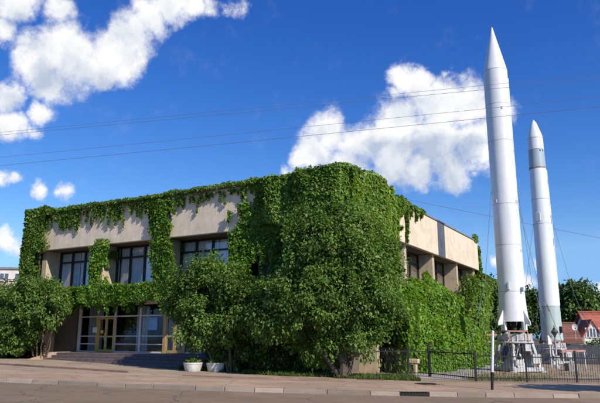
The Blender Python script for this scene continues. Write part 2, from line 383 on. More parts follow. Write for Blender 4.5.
# kerb of separate stones
kb = MB(); x = -34.0
while x < 34:
    ln = rnd.choice([0.98, 1.0, 1.02, 1.45])
    if 3.35 < x + ln / 2 < 4.35: x += ln; continue
    y0, y1 = kerb_y(x), kerb_y(x + ln - 0.015)
    dz = rnd.uniform(-0.012, 0.012); t = rnd.random() ** 1.3
    z0, z1 = zg(x), zg(x + ln)
    jy = rnd.uniform(-0.012, 0.012)
    x1 = x + ln - 0.015
    kb.add([(x, y0+jy, z0-.25), (x1, y1+jy, z1-.25), (x1, y1+.16, z1-.25), (x, y0+.16, z0-.25),
            (x, y0+.02+jy, z0+.008+dz), (x1, y1+.02+jy, z1+.008+dz), (x1, y1+.16, z1+.008+dz), (x, y0+.16, z0+.008+dz)],
           [(0,3,2,1),(4,5,6,7),(0,1,5,4),(1,2,6,5),(2,3,7,6),(3,0,4,7)], val=t)
    x += ln
o = kb.build('kerb', M['kerb'], bevel=0.018); o['kind'] = 'structure'
# low edging between the pavement and the plaza
eb = MB()
def edging(pts, h, w):
    for (xa, ya), (xb, yb) in zip(pts[:-1], pts[1:]):
        n = max(1, int(math.hypot(xb-xa, yb-ya) / 1.0))
        for k in range(n):
            a, b = k / n, (k + 0.985) / n
            p = (xa+(xb-xa)*a, ya+(yb-ya)*a); q = (xa+(xb-xa)*b, ya+(yb-ya)*b); j = rnd.uniform(-.008, .008)
            eb.add([(p[0],p[1],zg(p[0])-.1),(q[0],q[1],zg(q[0])-.1),(q[0],q[1]+w,zg(q[0])-.1),(p[0],p[1]+w,zg(p[0])-.1),
                    (p[0],p[1],zg(p[0])+h+j),(q[0],q[1],zg(q[0])+h+j),(q[0],q[1]+w,zg(q[0])+h+j),(p[0],p[1]+w,zg(p[0])+h+j)],
                   [(0,3,2,1),(4,5,6,7),(0,1,5,4),(1,2,6,5),(2,3,7,6),(3,0,4,7)], val=rnd.random())
edging([(-26, 37.6), (-14.7, 31.0), (-7.45, 27.5)], 0.09, 0.12)
edging([(-4.9, 26.5), (-2.8, 26.1), (0.0, 26.35), (3.6, 26.9)], 0.05, 0.12)
o = eb.build('edging_kerb', M['kerb_low'], bevel=0.012); o['kind'] = 'structure'
# gully in the kerb, and covers
mb = MB()
for k in range(9): mb.box(3.40 + k * .1, 3.45 + k * .1, 0, .16, -.03, .0)
mb.box(3.36, 4.34, .0, .018, -.24, .004); mb.box(3.36, 4.34, .145, .17, -.24, .004); mb.box(3.38, 4.32, .03, .14, -.24, -.05)
g = mb.build('drain_grate', M['iron']); g.location = (0, kerb_y(3.85) - 0.01, zg(3.85))
tag(g, 'black iron drain opening set in the pale kerb line', 'drain')
mb = MB().lathe([(0.0, 0.012), (0.33, 0.012), (0.34, 0.0)], 28, caps=False); mb.lathe([(0.37, 0.002), (0.37, 0.016), (0.44, 0.016), (0.45, 0.0)], 28, caps=False)
mb.box(-.2, .2, -.02, .02, .012, .02); mb.box(-.02, .02, -.2, .2, .012, .0205)
g = mb.build('manhole_cover', M['iron']); g.location = (5.03, 25.6, zg(5.03) + .004)
tag(g, 'dark round iron manhole cover in the reddish pavement before the fence', 'manhole cover')

# ------------------------------------------------------------------ building frame
AZ = R(29.8); CX, CY = 2.07, 29.1
U = np.array([-math.cos(AZ), math.sin(AZ), 0]); N = np.array([-math.sin(AZ), -math.cos(AZ), 0]); Zv = np.array([0, 0, 1.0])
C0 = np.array([CX, CY, 0])
def W(x, y, z): return tuple(C0 + U * x + N * y + Zv * z)       # front frame: along, outward, up
def WR(s, d, z): return W(-d, -s, z)                              # right frame: along, outward, up
museum = empty('museum_building', (CX, CY, 0), math.pi - AZ, 'two storey cream concrete museum building overgrown with green vines', 'building')
LF, LR = 22.3, 26.5          # front and right lengths
ZF0, ZF1 = 7.25, 9.66        # fascia band
WD, WDR = -1.4, -1.3         # recess of the window walls
mb = MB().box(0, 22.3, 0, -0.28, ZF0, ZF1)
mb.build('fascia', M['plaster'], museum, 0.03)
mb = MB().box(0.002, 0.28, -0.285, -12.95, ZF0-.003, ZF1-.003).box(0.002, 0.28, -12.965, -25.6, ZF0-.003, ZF1-.003).box(0.03, .28, -25.72, -26.5, ZF0-.003, ZF1-.003)
mb.build('fascia', M['plaster'], museum, 0.03)
MB().box(.1, .26, -25.6, -25.72, ZF0+.01, ZF1-.02).build('seam_panel', M['grey_panel'], museum)
MB().box(22.02, 22.298, -.285, -26.5, ZF0+.002, ZF1-.002).box(.285, 22.0, -26.22, -26.5, ZF0, ZF1-.002).build('fascia', M['plaster'], museum)
rt = MB(); rt.box(-.06, 22.36, .06, -.3, ZF1+.002, ZF1+.09); rt.box(-.06, .3, -.302, -26.56, ZF1+.002, ZF1+.09)
rt.box(22.0, 22.36, -.302, -26.56, ZF1+.002, ZF1+.09); rt.box(.302, 21.998, -26.2, -26.56, ZF1+.002, ZF1+.09)
rt.build('roof_coping', M['roof_edge'], museum)
MB().box(.283, 22.017, -.283, -26.215, ZF1-.6, ZF1-.35).build('roof_deck', M['roof_top'], museum)
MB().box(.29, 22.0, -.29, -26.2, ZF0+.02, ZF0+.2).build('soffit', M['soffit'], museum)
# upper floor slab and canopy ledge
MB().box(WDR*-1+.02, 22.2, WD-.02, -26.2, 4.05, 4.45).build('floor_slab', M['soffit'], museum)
MB().box(9.6, 19.9, -.25, WD+.08, 3.86, 4.42).build('entrance_canopy', M['plaster'], museum, .02)
# inner core so nothing shows right through
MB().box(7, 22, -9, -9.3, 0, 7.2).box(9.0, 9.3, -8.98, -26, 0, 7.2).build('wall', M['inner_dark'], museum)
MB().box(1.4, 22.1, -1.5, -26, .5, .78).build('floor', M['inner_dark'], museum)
# piers of the front
FP = [1.1, 6.3, 11.5, 16.7, 21.95]
for t in FP:
    MB().box(t-.22, t+.22, -.3, WD-.1, -.4 if t in (1.1, 6.3, 21.95) else 4.46, ZF0+.015).build('pier', M['stone_pier'], museum, .015)
# fins of the right side
RP = [4.6, 9.25, 14.75, 20.6, 25.7]
for s in RP:
    MB().box(.27, 1.55, -s+.2, -s-.2, -.8, ZF0+.012).build('pier', M['stone_pier'], museum, .015)
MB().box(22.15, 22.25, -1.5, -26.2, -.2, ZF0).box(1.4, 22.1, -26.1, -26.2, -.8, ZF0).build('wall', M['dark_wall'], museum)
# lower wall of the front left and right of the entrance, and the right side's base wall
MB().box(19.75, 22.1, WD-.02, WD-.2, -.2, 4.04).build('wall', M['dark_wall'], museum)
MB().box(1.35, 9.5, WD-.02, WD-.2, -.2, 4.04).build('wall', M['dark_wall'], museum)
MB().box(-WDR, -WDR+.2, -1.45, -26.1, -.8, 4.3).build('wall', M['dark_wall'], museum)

def upper_window(a, b, front=True):
    """glazed bay: dark frame with transom and mullions, panes, curtains behind"""
    z0, z1 = 4.47, ZF0 + .01
    def P(t, d): return (t, WD + d) if front else (-WDR - d, -t)
    def bx(mb, t0, t1, d0, d1, za, zb, val=.5):
        (xa, ya), (xb, yb) = P(t0, d0), P(t1, d1)
        return mb.box(xa, xb, ya, yb, za, zb, val)
    n = 4 if front else 3
    fr = MB(); zt = 6.55
    bx(fr, a, b, -.06, .05, z0, z0+.1); bx(fr, a, b, -.06, .05, z1-.12, z1)
    bx(fr, a, b, -.055, .045, zt-.05, zt+.05)
    for k in range(n + 1):
        t = a + (b - a) * k / n
        w = .06 if 0 < k < n else .07
        bx(fr, max(a, t-w), min(b, t+w), -.05, .06, z0+.1, z1-.12)
    f = fr.build('window', M['dark_frame'], museum)
    for k in range(n):
        t0 = a + (b - a) * k / n + .06; t1 = a + (b - a) * (k + 1) / n - .06
        for za, zb in ((z0+.1, zt-.05), (zt+.05, z1-.12)):
            bx(MB(), t0, t1, -.012, .0, za, zb).build('pane', M['glass'], f)
    # curtain: pleated sheets
    q = 0
    t = a + .05
    while t < b - .05:
        wd = rnd.uniform(.8, 1.3); te = min(t + wd, b - .05)
        if front and rnd.random() < .9 or (not front and rnd.random() < .75):
            m = max(6, int((te - t) / .05)); vs = []
            tone = rnd.uniform(.2, 1.0); pf = rnd.uniform(15, 34); pa = rnd.uniform(.02, .055)
            for i in range(m + 1):
                tt = t + (te - t) * i / m
                dd = -.14 + pa * math.sin(tt * pf + q + .8 * math.sin(tt * 5)) + .015 * math.sin(tt * 61)
                x_, y_ = P(tt, dd)
                vs += [(x_, y_, z0 + .05), (x_, y_, z1 - .1)]
            MB().add(vs, [(2*i, 2*i+2, 2*i+3, 2*i+1) for i in range(m)], True, tone).build('curtain', M['curtain'] if front else M['drape'], f)
        t = te + rnd.uniform(.0, .12); q += 1.7
    return f
for a, b in zip(FP[:-1], FP[1:]): upper_window(a + .225, b - .225, True)
for a, b in zip([1.6] + RP[:-1], RP): upper_window(a + .205, b - .205, False)

# entrance glazing, on the raised platform
ZP = 0.80; GD = -1.5; GT = 3.72
gl_x = [19.48, 17.85, 16.35, 14.25, 12.3, 10.8, 9.6]      # bay lines, left to right as seen
kinds = ['panel', 'door', 'panel', 'panel', 'door', 'panel']
alu = MB()
alu.box(9.6, 19.55, GD-.05, GD+.05, GT-.08, GT+.14)
alu.box(9.6, 19.55, GD-.045, GD+.045, 2.93, 3.01)
for i, x_ in enumerate(gl_x):
    if i in (1, 4, 5): continue
    w = .075 if i else .11
    alu.box(x_-w, x_+w, GD-.06, GD+.06, ZP, GT-.08)
for i, k in enumerate(kinds):
    if k == 'panel':
        a, b = gl_x[i+1] + .075, gl_x[i] - .075
        for z in (1.78, 1.30): alu.box(a, b, GD-.03, GD+.03, z-.03, z+.03)
        alu.box(a, b, GD-.03, GD+.03, ZP, ZP+.09)
    m_ = (gl_x[i] + gl_x[i+1]) / 2
fa = alu.build('entrance_frame', M['alu'], museum)
for i, k in enumerate(kinds):
    a, b = gl_x[i+1] + .08, gl_x[i] - .08
    MB().box(a, b, GD-.006, GD+.006, 3.01, GT-.08).build('pane', M['door_glass'], fa)
    if k == 'panel':
        for za, zb in ((ZP+.09, 1.27), (1.33, 1.75), (1.81, 2.93)):
            MB().box(a, b, GD-.006, GD+.006, za, zb).build('pane', M['door_glass'], fa)
for i in (1, 4):
    a, b = gl_x[i+1], gl_x[i]
    d = MB(); m_ = (a + b) / 2
    wl = .11
    d.box(b-wl, b+wl, GD-.07, GD+.07, ZP, 2.93)
    if i == 4: pass
    d.box(a-.07, a+.06, GD-.065, GD+.065, ZP, 2.93)
    for s0, s1 in ((a+.06, m_-.006), (m_+.006, b-wl)):
        d.box(s0, s0+.09, GD-.03, GD+.04, ZP+.02, 2.9); d.box(s1-.09, s1, GD-.03, GD+.04, ZP+.02, 2.9)
        d.box(s0+.09, s1-.09, GD-.03, GD+.04, 2.80, 2.9); d.box(s0+.09, s1-.09, GD-.03, GD+.04, ZP+.02, ZP+.17)
        d.box(s0+.09, s1-.09, GD-.03, GD+.04, 1.70, 1.80)
    d = d.build('entrance_door', M['gold'], museum)
    for s0, s1 in ((a+.15, m_-.096), (m_+.096, b-wl-.09)):
        MB().box(s0, s1, GD-.005, GD+.005, ZP+.17, 1.7).box(s0, s1, GD-.005, GD+.005, 1.8, 2.8).build('pane', M['door_glass'], d)
    MB().tube([(m_-.06, GD+.05, 1.55), (m_-.06, GD+.1, 1.58), (m_-.06, GD+.1, 1.95), (m_-.06, GD+.05, 1.98)], .014).tube([(m_+.06, GD+.05, 1.55), (m_+.06, GD+.1, 1.58), (m_+.06, GD+.1, 1.95), (m_+.06, GD+.05, 1.98)], .014).build('handle', M['alu'], d)
# interior glimpses: columns and a counter inside the hall
MB().box(13.5, 13.8, -3.2, -3.5, ZP, 4.0).box(17.4, 17.7, -3.6, -3.9, ZP, 4.0).box(10.4, 12.6, -4, -4.6, ZP, 1.85).build('hall_column', M['dark_wall'], museum)
# posters behind the glass and notices (things of their own, hung on the glazing)
def in_museum(o): o.matrix_world = museum_mat @ o.matrix_world; return o
museum_mat = Matrix.Translation((CX, CY, 0)) @ Matrix.Rotation(math.pi - AZ, 4, 'Z')
p = MB().box(12.9, 13.62, GD+.012, GD+.022, 2.12, 2.86).build('poster', M['poster_blue']); in_museum(p)
b_ = MB()
for k in range(5): b_.box(12.98, 13.54 - .08*(k % 3), GD+.0225, GD+.025, 2.22 + k*.11, 2.235 + k*.11)
q_ = b_.build('printed_lines', M['paper']); q_.parent = p
tag(p, 'pale blue paper poster fixed to the large entrance pane', 'poster')
p = MB().box(17.82, 18.2, GD+.085, GD+.1, 2.0, 2.32).build('notice_board', M['paper']); in_museum(p)
tag(p, 'small white notice beside the left yellow entrance door', 'notice')
p = MB().box(10.6, 11.0, GD+.085, GD+.1, 2.05, 2.62).build('notice_board', M['paper']); in_museum(p)
tag(p, 'tall pale notice on the right yellow door half behind the tree', 'notice')
p = MB().box(17.3, 17.56, GD+.045, GD+.055, 1.94, 2.14).build('door_sign', M['yellow_sign']); in_museum(p)
tag(p, 'small yellow sign on the glass of the left entrance door', 'sign')
# drapes hanging inside the hall behind the glazing
for a, b, dp in ((18.0, 19.3, -.55), (14.5, 15.5, -.9), (11.0, 11.9, -.7), (12.7, 14.0, -1.6)):
    m = 30; vs = []
    for i in range(m + 1):
        tt = a + (b - a) * i / m; dd = GD + dp + .05 * math.sin(tt * 21) + .02 * math.sin(tt * 47)
        vs += [(tt, dd, ZP + .1), (tt, dd, 3.6)]
    MB().add(vs, [(2*i, 2*i+2, 2*i+3, 2*i+1) for i in range(m)], True, rnd.uniform(.3, .9)).build('curtain', M['curtain'], fa)
# steps and platform
st = MB()
st.box(6.9, 19.6, -1.55, .05, -.3, ZP - .002, .5)
for k in range(1, 6):
    st.box(6.9, 19.6, .05 + (k-1)*.36, .05 + k*.36, -.4, ZP - k*.15, .3 + .4*rnd.random())
stairs = st.build('entrance_steps', M['step_stone'], None, .012); in_museum(stairs)
tag(stairs, 'wide dark stone steps leading up to the glazed entrance', 'steps')
ck = MB().prism([(19.61, .3, ZP+.02), (19.61, 2.05, ZP-.42), (19.61, 2.05, -.2), (19.61, -1.4, -.2), (19.61, -1.4, ZP+.02)], (.34, 0, 0)).build('cheek_wall', M['cheek_stone'], stairs, .015)

# ------------------------------------------------------------------ vines
def grow(parts, name, mat, parent, size=(.10, .19), asp=.9, bright=0.0, lump=1.1):
    """parts: list of (pos Nx3, normal Nx3); leaves hang over each other like shingles"""
    pos = np.concatenate([a for a, b in parts]); nr = np.concatenate([b for a, b in parts])
    n = len(pos)
    ax = -Zv * .75 + nr * rng.uniform(.1, .9, (n, 1)) + rng.normal(0, .42, (n, 3))
    nn = unit(nr + Zv * .55 + rng.normal(0, .38, (n, 3)))
    sz = rng.uniform(*size, n)
    t = .42 + .75 * (fbm(pos * lump, 3) - .5) + rng.normal(0, .16, n) + bright
    return leaves(name, pos - np.array(parent.location), ax, nn, sz, t, mat, parent, asp)

def face(front, n, t0, t1, z0, z1, mask=None, thick=.35, base=0.0, lumps=.5, lf=.9, edge=None):
    """random points in a slab on a face; thickness swells with noise"""
    t = rng.uniform(t0, t1, n); z = rng.uniform(z0, z1, n)
    if mask is not None:
        k = mask(t, z) > rng.random(n); t = t[k]; z = z[k]
    q = np.stack([t * lf, z * lf * .5, np.full(len(t), 3.1 if front else 8.7)], 1)
    th = thick * (1 - lumps + 2 * lumps * fbm(q, 2))
    if edge is not None: th = th * np.clip(edge(t, z), .15, 1)
    u = 1 - rng.random(len(t)) ** 2 * 1.0
    d = base + th * np.where(rng.random(len(t)) < .75, .7 + .3 * u, u)
    P = np.array([0.0]) 
    if front:
        pos = C0 + U * t[:, None] + N * d[:, None] + Zv * z[:, None]; nr = np.tile(N, (len(t), 1))
    else:
        pos = C0 - U * d[:, None] - N * t[:, None] + Zv * z[:, None]; nr = np.tile(-U, (len(t), 1))
    # normals bend with the lumps
    e = .12
    g1 = (fbm(q + np.array([e, 0, 0]), 2) - fbm(q - np.array([e, 0, 0]), 2)) / (2*e) * thick * lumps * 2 * lf
    g2 = (fbm(q + np.array([0, e, 0]), 2) - fbm(q - np.array([0, e, 0]), 2)) / (2*e) * thick * lumps * 2 * lf
    tv = U if front else -N
    nr = unit(nr - tv * g1[:, None] * 1.5 - Zv * g2[:, None] * 1.5)
    return pos, nr

def strands(front, items, base=.05, dens=130):
    """hanging tails of vine: (t, ztop, length, width)"""
    T = []; Zs = []; D = []
    for t, zt, ln, w in items:
        n = int(dens * ln * max(.6, w / .12)); u = rng.random(n) ** .8
        wob = .07 * np.sin(u * ln * 4 + t * 9)
        T.append(t + wob + rng.normal(0, 1, n) * w * (1 - .75 * u) * .5); Zs.append(zt - u * ln)
        D.append(base + rng.random(n) * .12 * (1.2 - u) + w * .3 * rng.random(n))
    t = np.concatenate(T); z = np.concatenate(Zs); d = np.concatenate(D)
    if front: return C0 + U * t[:, None] + N * d[:, None] + Zv * z[:, None], np.tile(N, (len(t), 1))
    return C0 - U * d[:, None] - N * t[:, None] + Zv * z[:, None], np.tile(-U, (len(t), 1))

def stems(front, paths, parent, r=.018):
    mb = MB()
    for pts in paths:
        q = []
        for i, (t, z) in enumerate(pts):
            q.append(tuple(np.array(W(t, .04, z) if front else WR(t, .04, z)) - np.array(parent.location)))
        mb.tube(q, [r * (1.3 - .8 * i / len(q)) for i in range(len(q))], 5)
    return mb.build('stem', M['bark'], parent)

def n2(t, z, f=1.0, s=0.0): return fbm(np.stack([t * f, z * f, np.full(len(t), s)], 1), 3)
def sm(a, b, x): 
    k = np.clip((x - a) / (b - a), 0, 1); return k * k * (3 - 2 * k)
VG = 'climbing vines on the museum'
# corner mass
v = empty('climbing_vine', W(0, .3, 0), 0, 'thick dark green vine mass wrapping the near roof corner of the museum', 'vine', VG)
def m_front(t, z):
    lim = 4.3 + .9 * (n2(t*0, z, .9, 2) - .5) * 1.6 + np.where(z > 9.2, .7, 0) - sm(7.6, 7.0, z) * 1.5 * sm(3.9, 4.4, z)
    return sm(0, -.5, t - lim) * (.9)
def m_right(t, z):
    lim = 6.3 - (9.9 - z) * 0.10 - np.where(z < 7.3, .9, 0) + 1.3 * (n2(t*0, z, 1.3, 5) - .5) + np.where(z < 4.5, -1, 0)
    return sm(0, -.6, t - lim)
parts = [face(True, 60000, -.35, 5.6, .4, 9.85, m_front, .85, .02, .7, .7, lambda t, z: (5.0 - t) / 1.6),
         face(False, 46000, -.35, 6.8, 2.6, 9.85, m_right, .78, .02, .7, .7, lambda t, z: (6.6 - t) / 1.6)]
# crest over the parapet: domed humps
def crest(n, s_path, amp):
    u = rng.random(n) * (len(s_path) - 1); i = np.minimum(u.astype(int), len(s_path) - 2); f = u - i
    A = np.array([p[0] for p in s_path]); H = np.array([p[1] for p in s_path])
    a = A[i] + (A[i+1] - A[i]) * f[:, None]; h = H[i] + (H[i+1] - H[i]) * f
    th = rng.random(n) * math.pi; rr = rng.random(n) ** .4
    return a, h, th, rr
path = [(np.array(W(5.6, 0, 9.6)), .2), (np.array(W(4, 0, 9.6)), .25), (np.array(W(2.4, 0, 9.6)), .4), (np.array(W(1.1, .1, 9.6)), .8), (np.array(W(.1, .1, 9.6)), .62), (np.array(WR(.9, .15, 9.55)), .5), (np.array(WR(1.9, .2, 9.5)), .75), (np.array(WR(2.9, .25, 9.5)), 1.35), (np.array(WR(3.9, .2, 9.5)), 1.5), (np.array(WR(4.7, .15, 9.5)), 1.35), (np.array(WR(5.3, .1, 9.5)), .75), (np.array(WR(5.9, .05, 9.55)), .3), (np.array(WR(6.8, 0, 9.6)), .15)]
a, h, th, rr = crest(26000, path, 1)
outd = unit(-U + N)[None] if False else None
od = unit((N - U)[None])[0]
h = h * (.22 + .75 * fbm(a * 1.1, 2))
pos = a + od * (np.cos(th) * h * .75 * rr)[:, None] + Zv * (np.sin(th) * h * rr)[:, None]
parts.append((pos, unit(od * np.cos(th)[:, None] + Zv * np.sin(th)[:, None] + 1e-3)))
# rounded outer edge at the corner itself
n = 9000; ang = rng.random(n) * math.pi / 2; z = rng.uniform(2.6, 10, n)
dr = .55 + .25 * (n2(ang * 2, z, .9, 7) - .5)
dirv = N * np.sin(ang)[:, None] - U * np.cos(ang)[:, None]
parts.append((C0 + dirv * dr[:, None] * (.7 + .35 * rng.random((n, 1))) + Zv * z[:, None], dirv))
parts.append(strands(True, [(rnd.uniform(3.6, 4.9), rnd.uniform(7.6, 9.4), rnd.uniform(.7, 2.2), rnd.uniform(.10, .24)) for _ in range(14)], .1))
parts.append(strands(True, [(rnd.uniform(2.2, 5.4), rnd.uniform(7.0, 8.6), rnd.uniform(1.6, 4.2), rnd.uniform(.16, .34)) for _ in range(30)], .05, 150))
parts.append(strands(True, [(rnd.uniform(-.3, 2.6), rnd.uniform(5.5, 9.7), rnd.uniform(1.2, 3), rnd.uniform(.25, .5)) for _ in range(40)], .55, 200))
parts.append(strands(False, [(rnd.uniform(-.3, 5.4), rnd.uniform(5, 9.7), rnd.uniform(1.2, 3), rnd.uniform(.25, .5)) for _ in range(40)], .5, 200))
parts.append(strands(False, [(rnd.uniform(4.6, 6.8), rnd.uniform(7.2, 9.7), rnd.uniform(.5, 1.6), rnd.uniform(.12, .3)) for _ in range(18)], .1))
grow(parts, 'leaves', M['leaf_vine'], v, (.09, .18), bright=.17, lump=.8)
stems(True, [[(1 + rnd.uniform(-.9, 1.4), z) for z in (0, 1.5, 3, 4.5, 6, 7.5, 9.3)] for _ in range(5)], v, .03)

# fringe along the front roof edge
v = empty('climbing_vine', W(13, .3, ZF1), 0, 'ragged vine fringe hanging from the front roof edge in long tails', 'vine', VG)
T = np.linspace(4, 22, 400); hang = .06 + .85 * np.clip(fbm(np.stack([T * .9, T * 0, T * 0 + 4], 1), 3) - .38, 0, 1) * 2
bumpL = np.exp(-((T - 19.4) / 1.3) ** 2) * .4 + np.exp(-((T - 12.3) / 1.4) ** 2) * .5 + np.exp(-((T - 16.9) / .4) ** 2) * .9
hang = np.where((T > 5.2) & (T < 10.6), hang * .5, hang) + bumpL
def m_fringe(t, z):
    hh = np.interp(t, T, hang); dp = (ZF1 + .05 - z)
    return sm(.1, -.8, dp - hh) * .9
parts = [face(True, 30000, 4.0, 21.9, 7.9, ZF1 + .1, m_fringe, .2, .01, .5, 1.3)]
n = 9000; t = rng.uniform(4, 22, n); hh = .05 + .16 * n2(t, t * 0, 1.3, 9)
th = rng.random(n) * math.pi
parts.append((C0 + U * t[:, None] + N * (.0 + np.cos(th) * .3)[:, None] + Zv * (ZF1 + .05 + np.sin(th) * hh * 1.5)[:, None], unit(N * np.cos(th)[:, None] + Zv * np.sin(th)[:, None])))
items = []
for _ in range(120):
    t0 = rnd.uniform(4.2, 21.8); b0 = np.interp(t0, T, hang)
    items.append((t0, ZF1 - .1, min(2.3, b0 + rnd.uniform(.1, 1.1) * rnd.random() ** 1.5), rnd.uniform(.04, .12)))
parts.append(strands(True, items, .05))
grow(parts, 'leaves', M['leaf_vine'], v, (.075, .135), bright=.08)

# left end vine
v = empty('climbing_vine', W(22.1, .3, 0), 0, 'tall narrow vine column climbing the far left end of the museum', 'vine', VG)
def m_left(t, z):
    lo = 20.9 + .7 * n2(t*0, z, .8, 12) + np.where((z < 7.2), .75, 0)
    return sm(-.3, .1, t - lo)
parts = [face(True, 26000, 20.6, 22.9, 2.8, 10.0, m_left, .6, .02, .55, .9)]
n = 12000; z = rng.uniform(2.8, 10, n); y = -rng.random(n) * 1.6
parts.append((C0 + U * (22.3 + rng.random(n) * .55)[:, None] + N * y[:, None] + Zv * z[:, None], np.tile(U, (n, 1))))
n = 3500; th = rng.random(n) * math.pi; t = rng.uniform(20.9, 22.9, n); hh = .5 * np.sqrt(np.clip(1 - ((t - 21.95) / 1.05) ** 2, 0, 1))
parts.append((C0 + U * t[:, None] + N * (np.cos(th) * .45)[:, None] + Zv * (9.62 + np.sin(th) * hh)[:, None], unit(N * np.cos(th)[:, None] + Zv * np.sin(th)[:, None])))
grow(parts, 'leaves', M['leaf_vine'], v)
stems(True, [[(22.2 + rnd.uniform(-.3, .3), z) for z in (.2, 2, 4, 6, 8, 9.5)] for _ in range(3)], v, .03)

# columns on the front piers
def pier_vine(t0, zlo, zhi, w0, w1, label, lean=0.0, n=9000, bright=.05):
    v = empty('climbing_vine', W(t0, .2, zlo), 0, label, 'vine', VG)
    def mk(t, z):
        f = (z - zlo) / (zhi - zlo); c = t0 + lean * f + .35 * (n2(t*0, z, .9, t0) - .5)
        w = (w0 + (w1 - w0) * f) * (.3 + 1.4 * n2(t*0 + 9, z, 1.4, t0))
        return sm(0, -.3, np.abs(t - c) - w) * .9
    parts = [face(True, int(n * .8), t0 - 2.2, t0 + 2.2, zlo, zhi, mk, .34, .0 if zlo < 0 else -.1, .6, 1.2)]
    parts.append(strands(True, [(t0 + rnd.uniform(-.7, .7), rnd.uniform(zlo + 1.4, zhi), rnd.uniform(.6, 1.4), rnd.uniform(.12, .25)) for _ in range(18)], .12))
    m_ = 5200; z = rng.uniform(zlo, min(zhi, 7.2), m_); y = rng.uniform(-1.4, .1, m_); k = fbm(np.stack([y * 1.3, z * 1.3, z * 0 + t0], 1), 3) > .40 + .12 * (z - zlo) / 3; z = z[k]; y = y[k]; tp = min(FP, key=lambda q: abs(q - t0))
    parts.append((C0 + U * (tp - .25 - rng.random(len(z)) * .22)[:, None] + N * y[:, None] + Zv * z[:, None], np.tile(-U, (len(z), 1))))
    grow(parts, 'leaves', M['leaf_vine_bright'], v, (.08, .145), bright=bright)
    stems(True, [[(t0 + rnd.uniform(-.25, .25), z) for z in np.linspace(zlo, zhi, 6)] for _ in range(3)], v, .025)
pier_vine(16.4, 4.3, 7.6, .75, .55, 'leafy vine column between the two leftmost upper windows', 0, 11000)
pier_vine(11.1, 4.3, 9.5, .6, 1.25, 'broad vine curtain dropping from roof to ledge between the middle upper windows', .5, 26000, .0)
pier_vine(6.0, 3.4, 8.7, .75, .55, 'hanging vine column just right of the third upper window', -.3, 20000, .02)
# ledge vine over the entrance
v = empty('climbing_vine', W(15, .2, 4.2), 0, 'level vine hedge draped over the ledge above the entrance doors', 'vine', VG)
def m_ledge(t, z):
    lo = 3.62 + .55 * (n2(t, z*0, 1.8, 20) - .35); hi = 4.72 + .35 * (n2(t, z*0, 1.5, 23) - .5)
    return sm(-.12, .12, z - lo) * sm(.1, -.15, z - hi) * .95
parts = [face(True, 46000, 9.4, 19.9, 3.3, 5.0, m_ledge, .6, -.3, .5, 1.2)]
n = 16000; t = rng.uniform(9.4, 19.9, n)
parts.append((C0 + U * t[:, None] + N * rng.uniform(-1.1, .2, n)[:, None] + Zv * (4.5 + .32 * n2(t, t*0, 1.2, 3) * rng.random(n))[:, None], np.tile(Zv + .3 * N, (n, 1))))
parts.append(strands(True, [(rnd.uniform(9.6, 19.8), rnd.uniform(3.7, 4.3), rnd.uniform(.3, .8), rnd.uniform(.06, .16)) for _ in range(60)], .0))
grow(parts, 'leaves', M['leaf_vine_bright'], v, (.08, .15), bright=-.03)

# right side lower mass
v = empty('climbing_vine', WR(10, .3, -.1), 0, 'bright yellow green vine bank covering the lower right side of the museum', 'vine', VG)
S_ = [4.2, 5.8, 9.2, 12.5, 14.4, 15.6, 16.6, 17.8, 19.2]; TOP = [3.6, 4.0, 5.0, 5.3, 4.9, 4.3, 3.5, 3.3, 3.2]
def m_bank(t, z):
    top = np.interp(t, S_, TOP) + 2.0 * (n2(t, z*0, .8, 30) - .5)
    k = sm(.15, -.25, z - top) * .97
    k *= 1 - .85 * np.exp(-((t - 14.9) / .2) ** 2) * sm(0, .2, z) * sm(1.4, 1.1, z)  # pier edges show
    k *= 1 - .85 * np.exp(-((t - 20.5) / .3) ** 2) * sm(1.0, 1.2, z) * sm(3.2, 2.8, z)
    k *= 1 - .9 * np.exp(-((t - 5.0) / .32) ** 2) * sm(2.1, 1.4, z)
    return k
parts = [face(False, 120000, 4.5, 19.4, -.5, 6, m_bank, 1.5, -.25, .95, .5, lambda t, z: (np.interp(t, S_, TOP) + .6 - z) / 1.5),
         face(False, 30000, 5.4, 15.8, .2, 5.2, m_bank, .9, .2, 1.0, 1.0, lambda t, z: (np.interp(t, S_, TOP) + .4 - z) / 1.5)]
parts.append(strands(False, [(rnd.uniform(5, 19), rnd.uniform(3, 5), rnd.uniform(.5, 1.6), rnd.uniform(.15, .35)) for _ in range(70)], .4))
grow(parts, 'leaves', M['leaf_vine_bright'], v, (.10, .2), bright=.12, lump=.8)
stems(False, [[(s0 + rnd.uniform(-.2, .2), z) for z in (-.3, .8, 1.8, 2.8, 3.8)] for s0 in (6, 9, 11, 14.8, 16.9, 18)], v, .03)
# far right vine
v = empty('climbing_vine', WR(24, .3, -.4), 0, 'dark leafy vine column climbing the far right end of the museum', 'vine', VG)
S2 = [19.0, 19.8, 20.8, 22.2, 23.5, 25, 26.2, 27.0]; TOP2 = [3.6, 5.6, 6.5, 6.2, 5.9, 6.9, 7.2, 6.2]
def m_far(t, z):
    top = np.interp(t, S2, TOP2) + .7 * (n2(t, z*0, 1.2, 40) - .5)
    k = sm(.15, -.3, z - top)
    k *= 1 - .85 * np.exp(-((t - 20.6) / .22) ** 2) * sm(.8, 1.0, z) * sm(3.4, 3.0, z)
    return k
parts = [face(False, 70000, 19.0, 27.2, -.8, 7.6, m_far, 1.3, -.2, .9, .6, lambda t, z: np.minimum((np.interp(t, S2, TOP2) + .5 - z) / 1.2, (27.3 - t) / .9))]
n = 9000; z = rng.uniform(4, 9.4, n); ok = rng.random(n) < sm(9.8, 7.5, z); z = z[ok]; n = len(z)
parts.append((C0 - N * (26.55 + rng.random(n) * .5 * (1.4 - z / 9))[:, None] - U * (-1 + rng.random(n) * 1.1)[:, None] + Zv * z[:, None], np.tile(-N, (n, 1))))
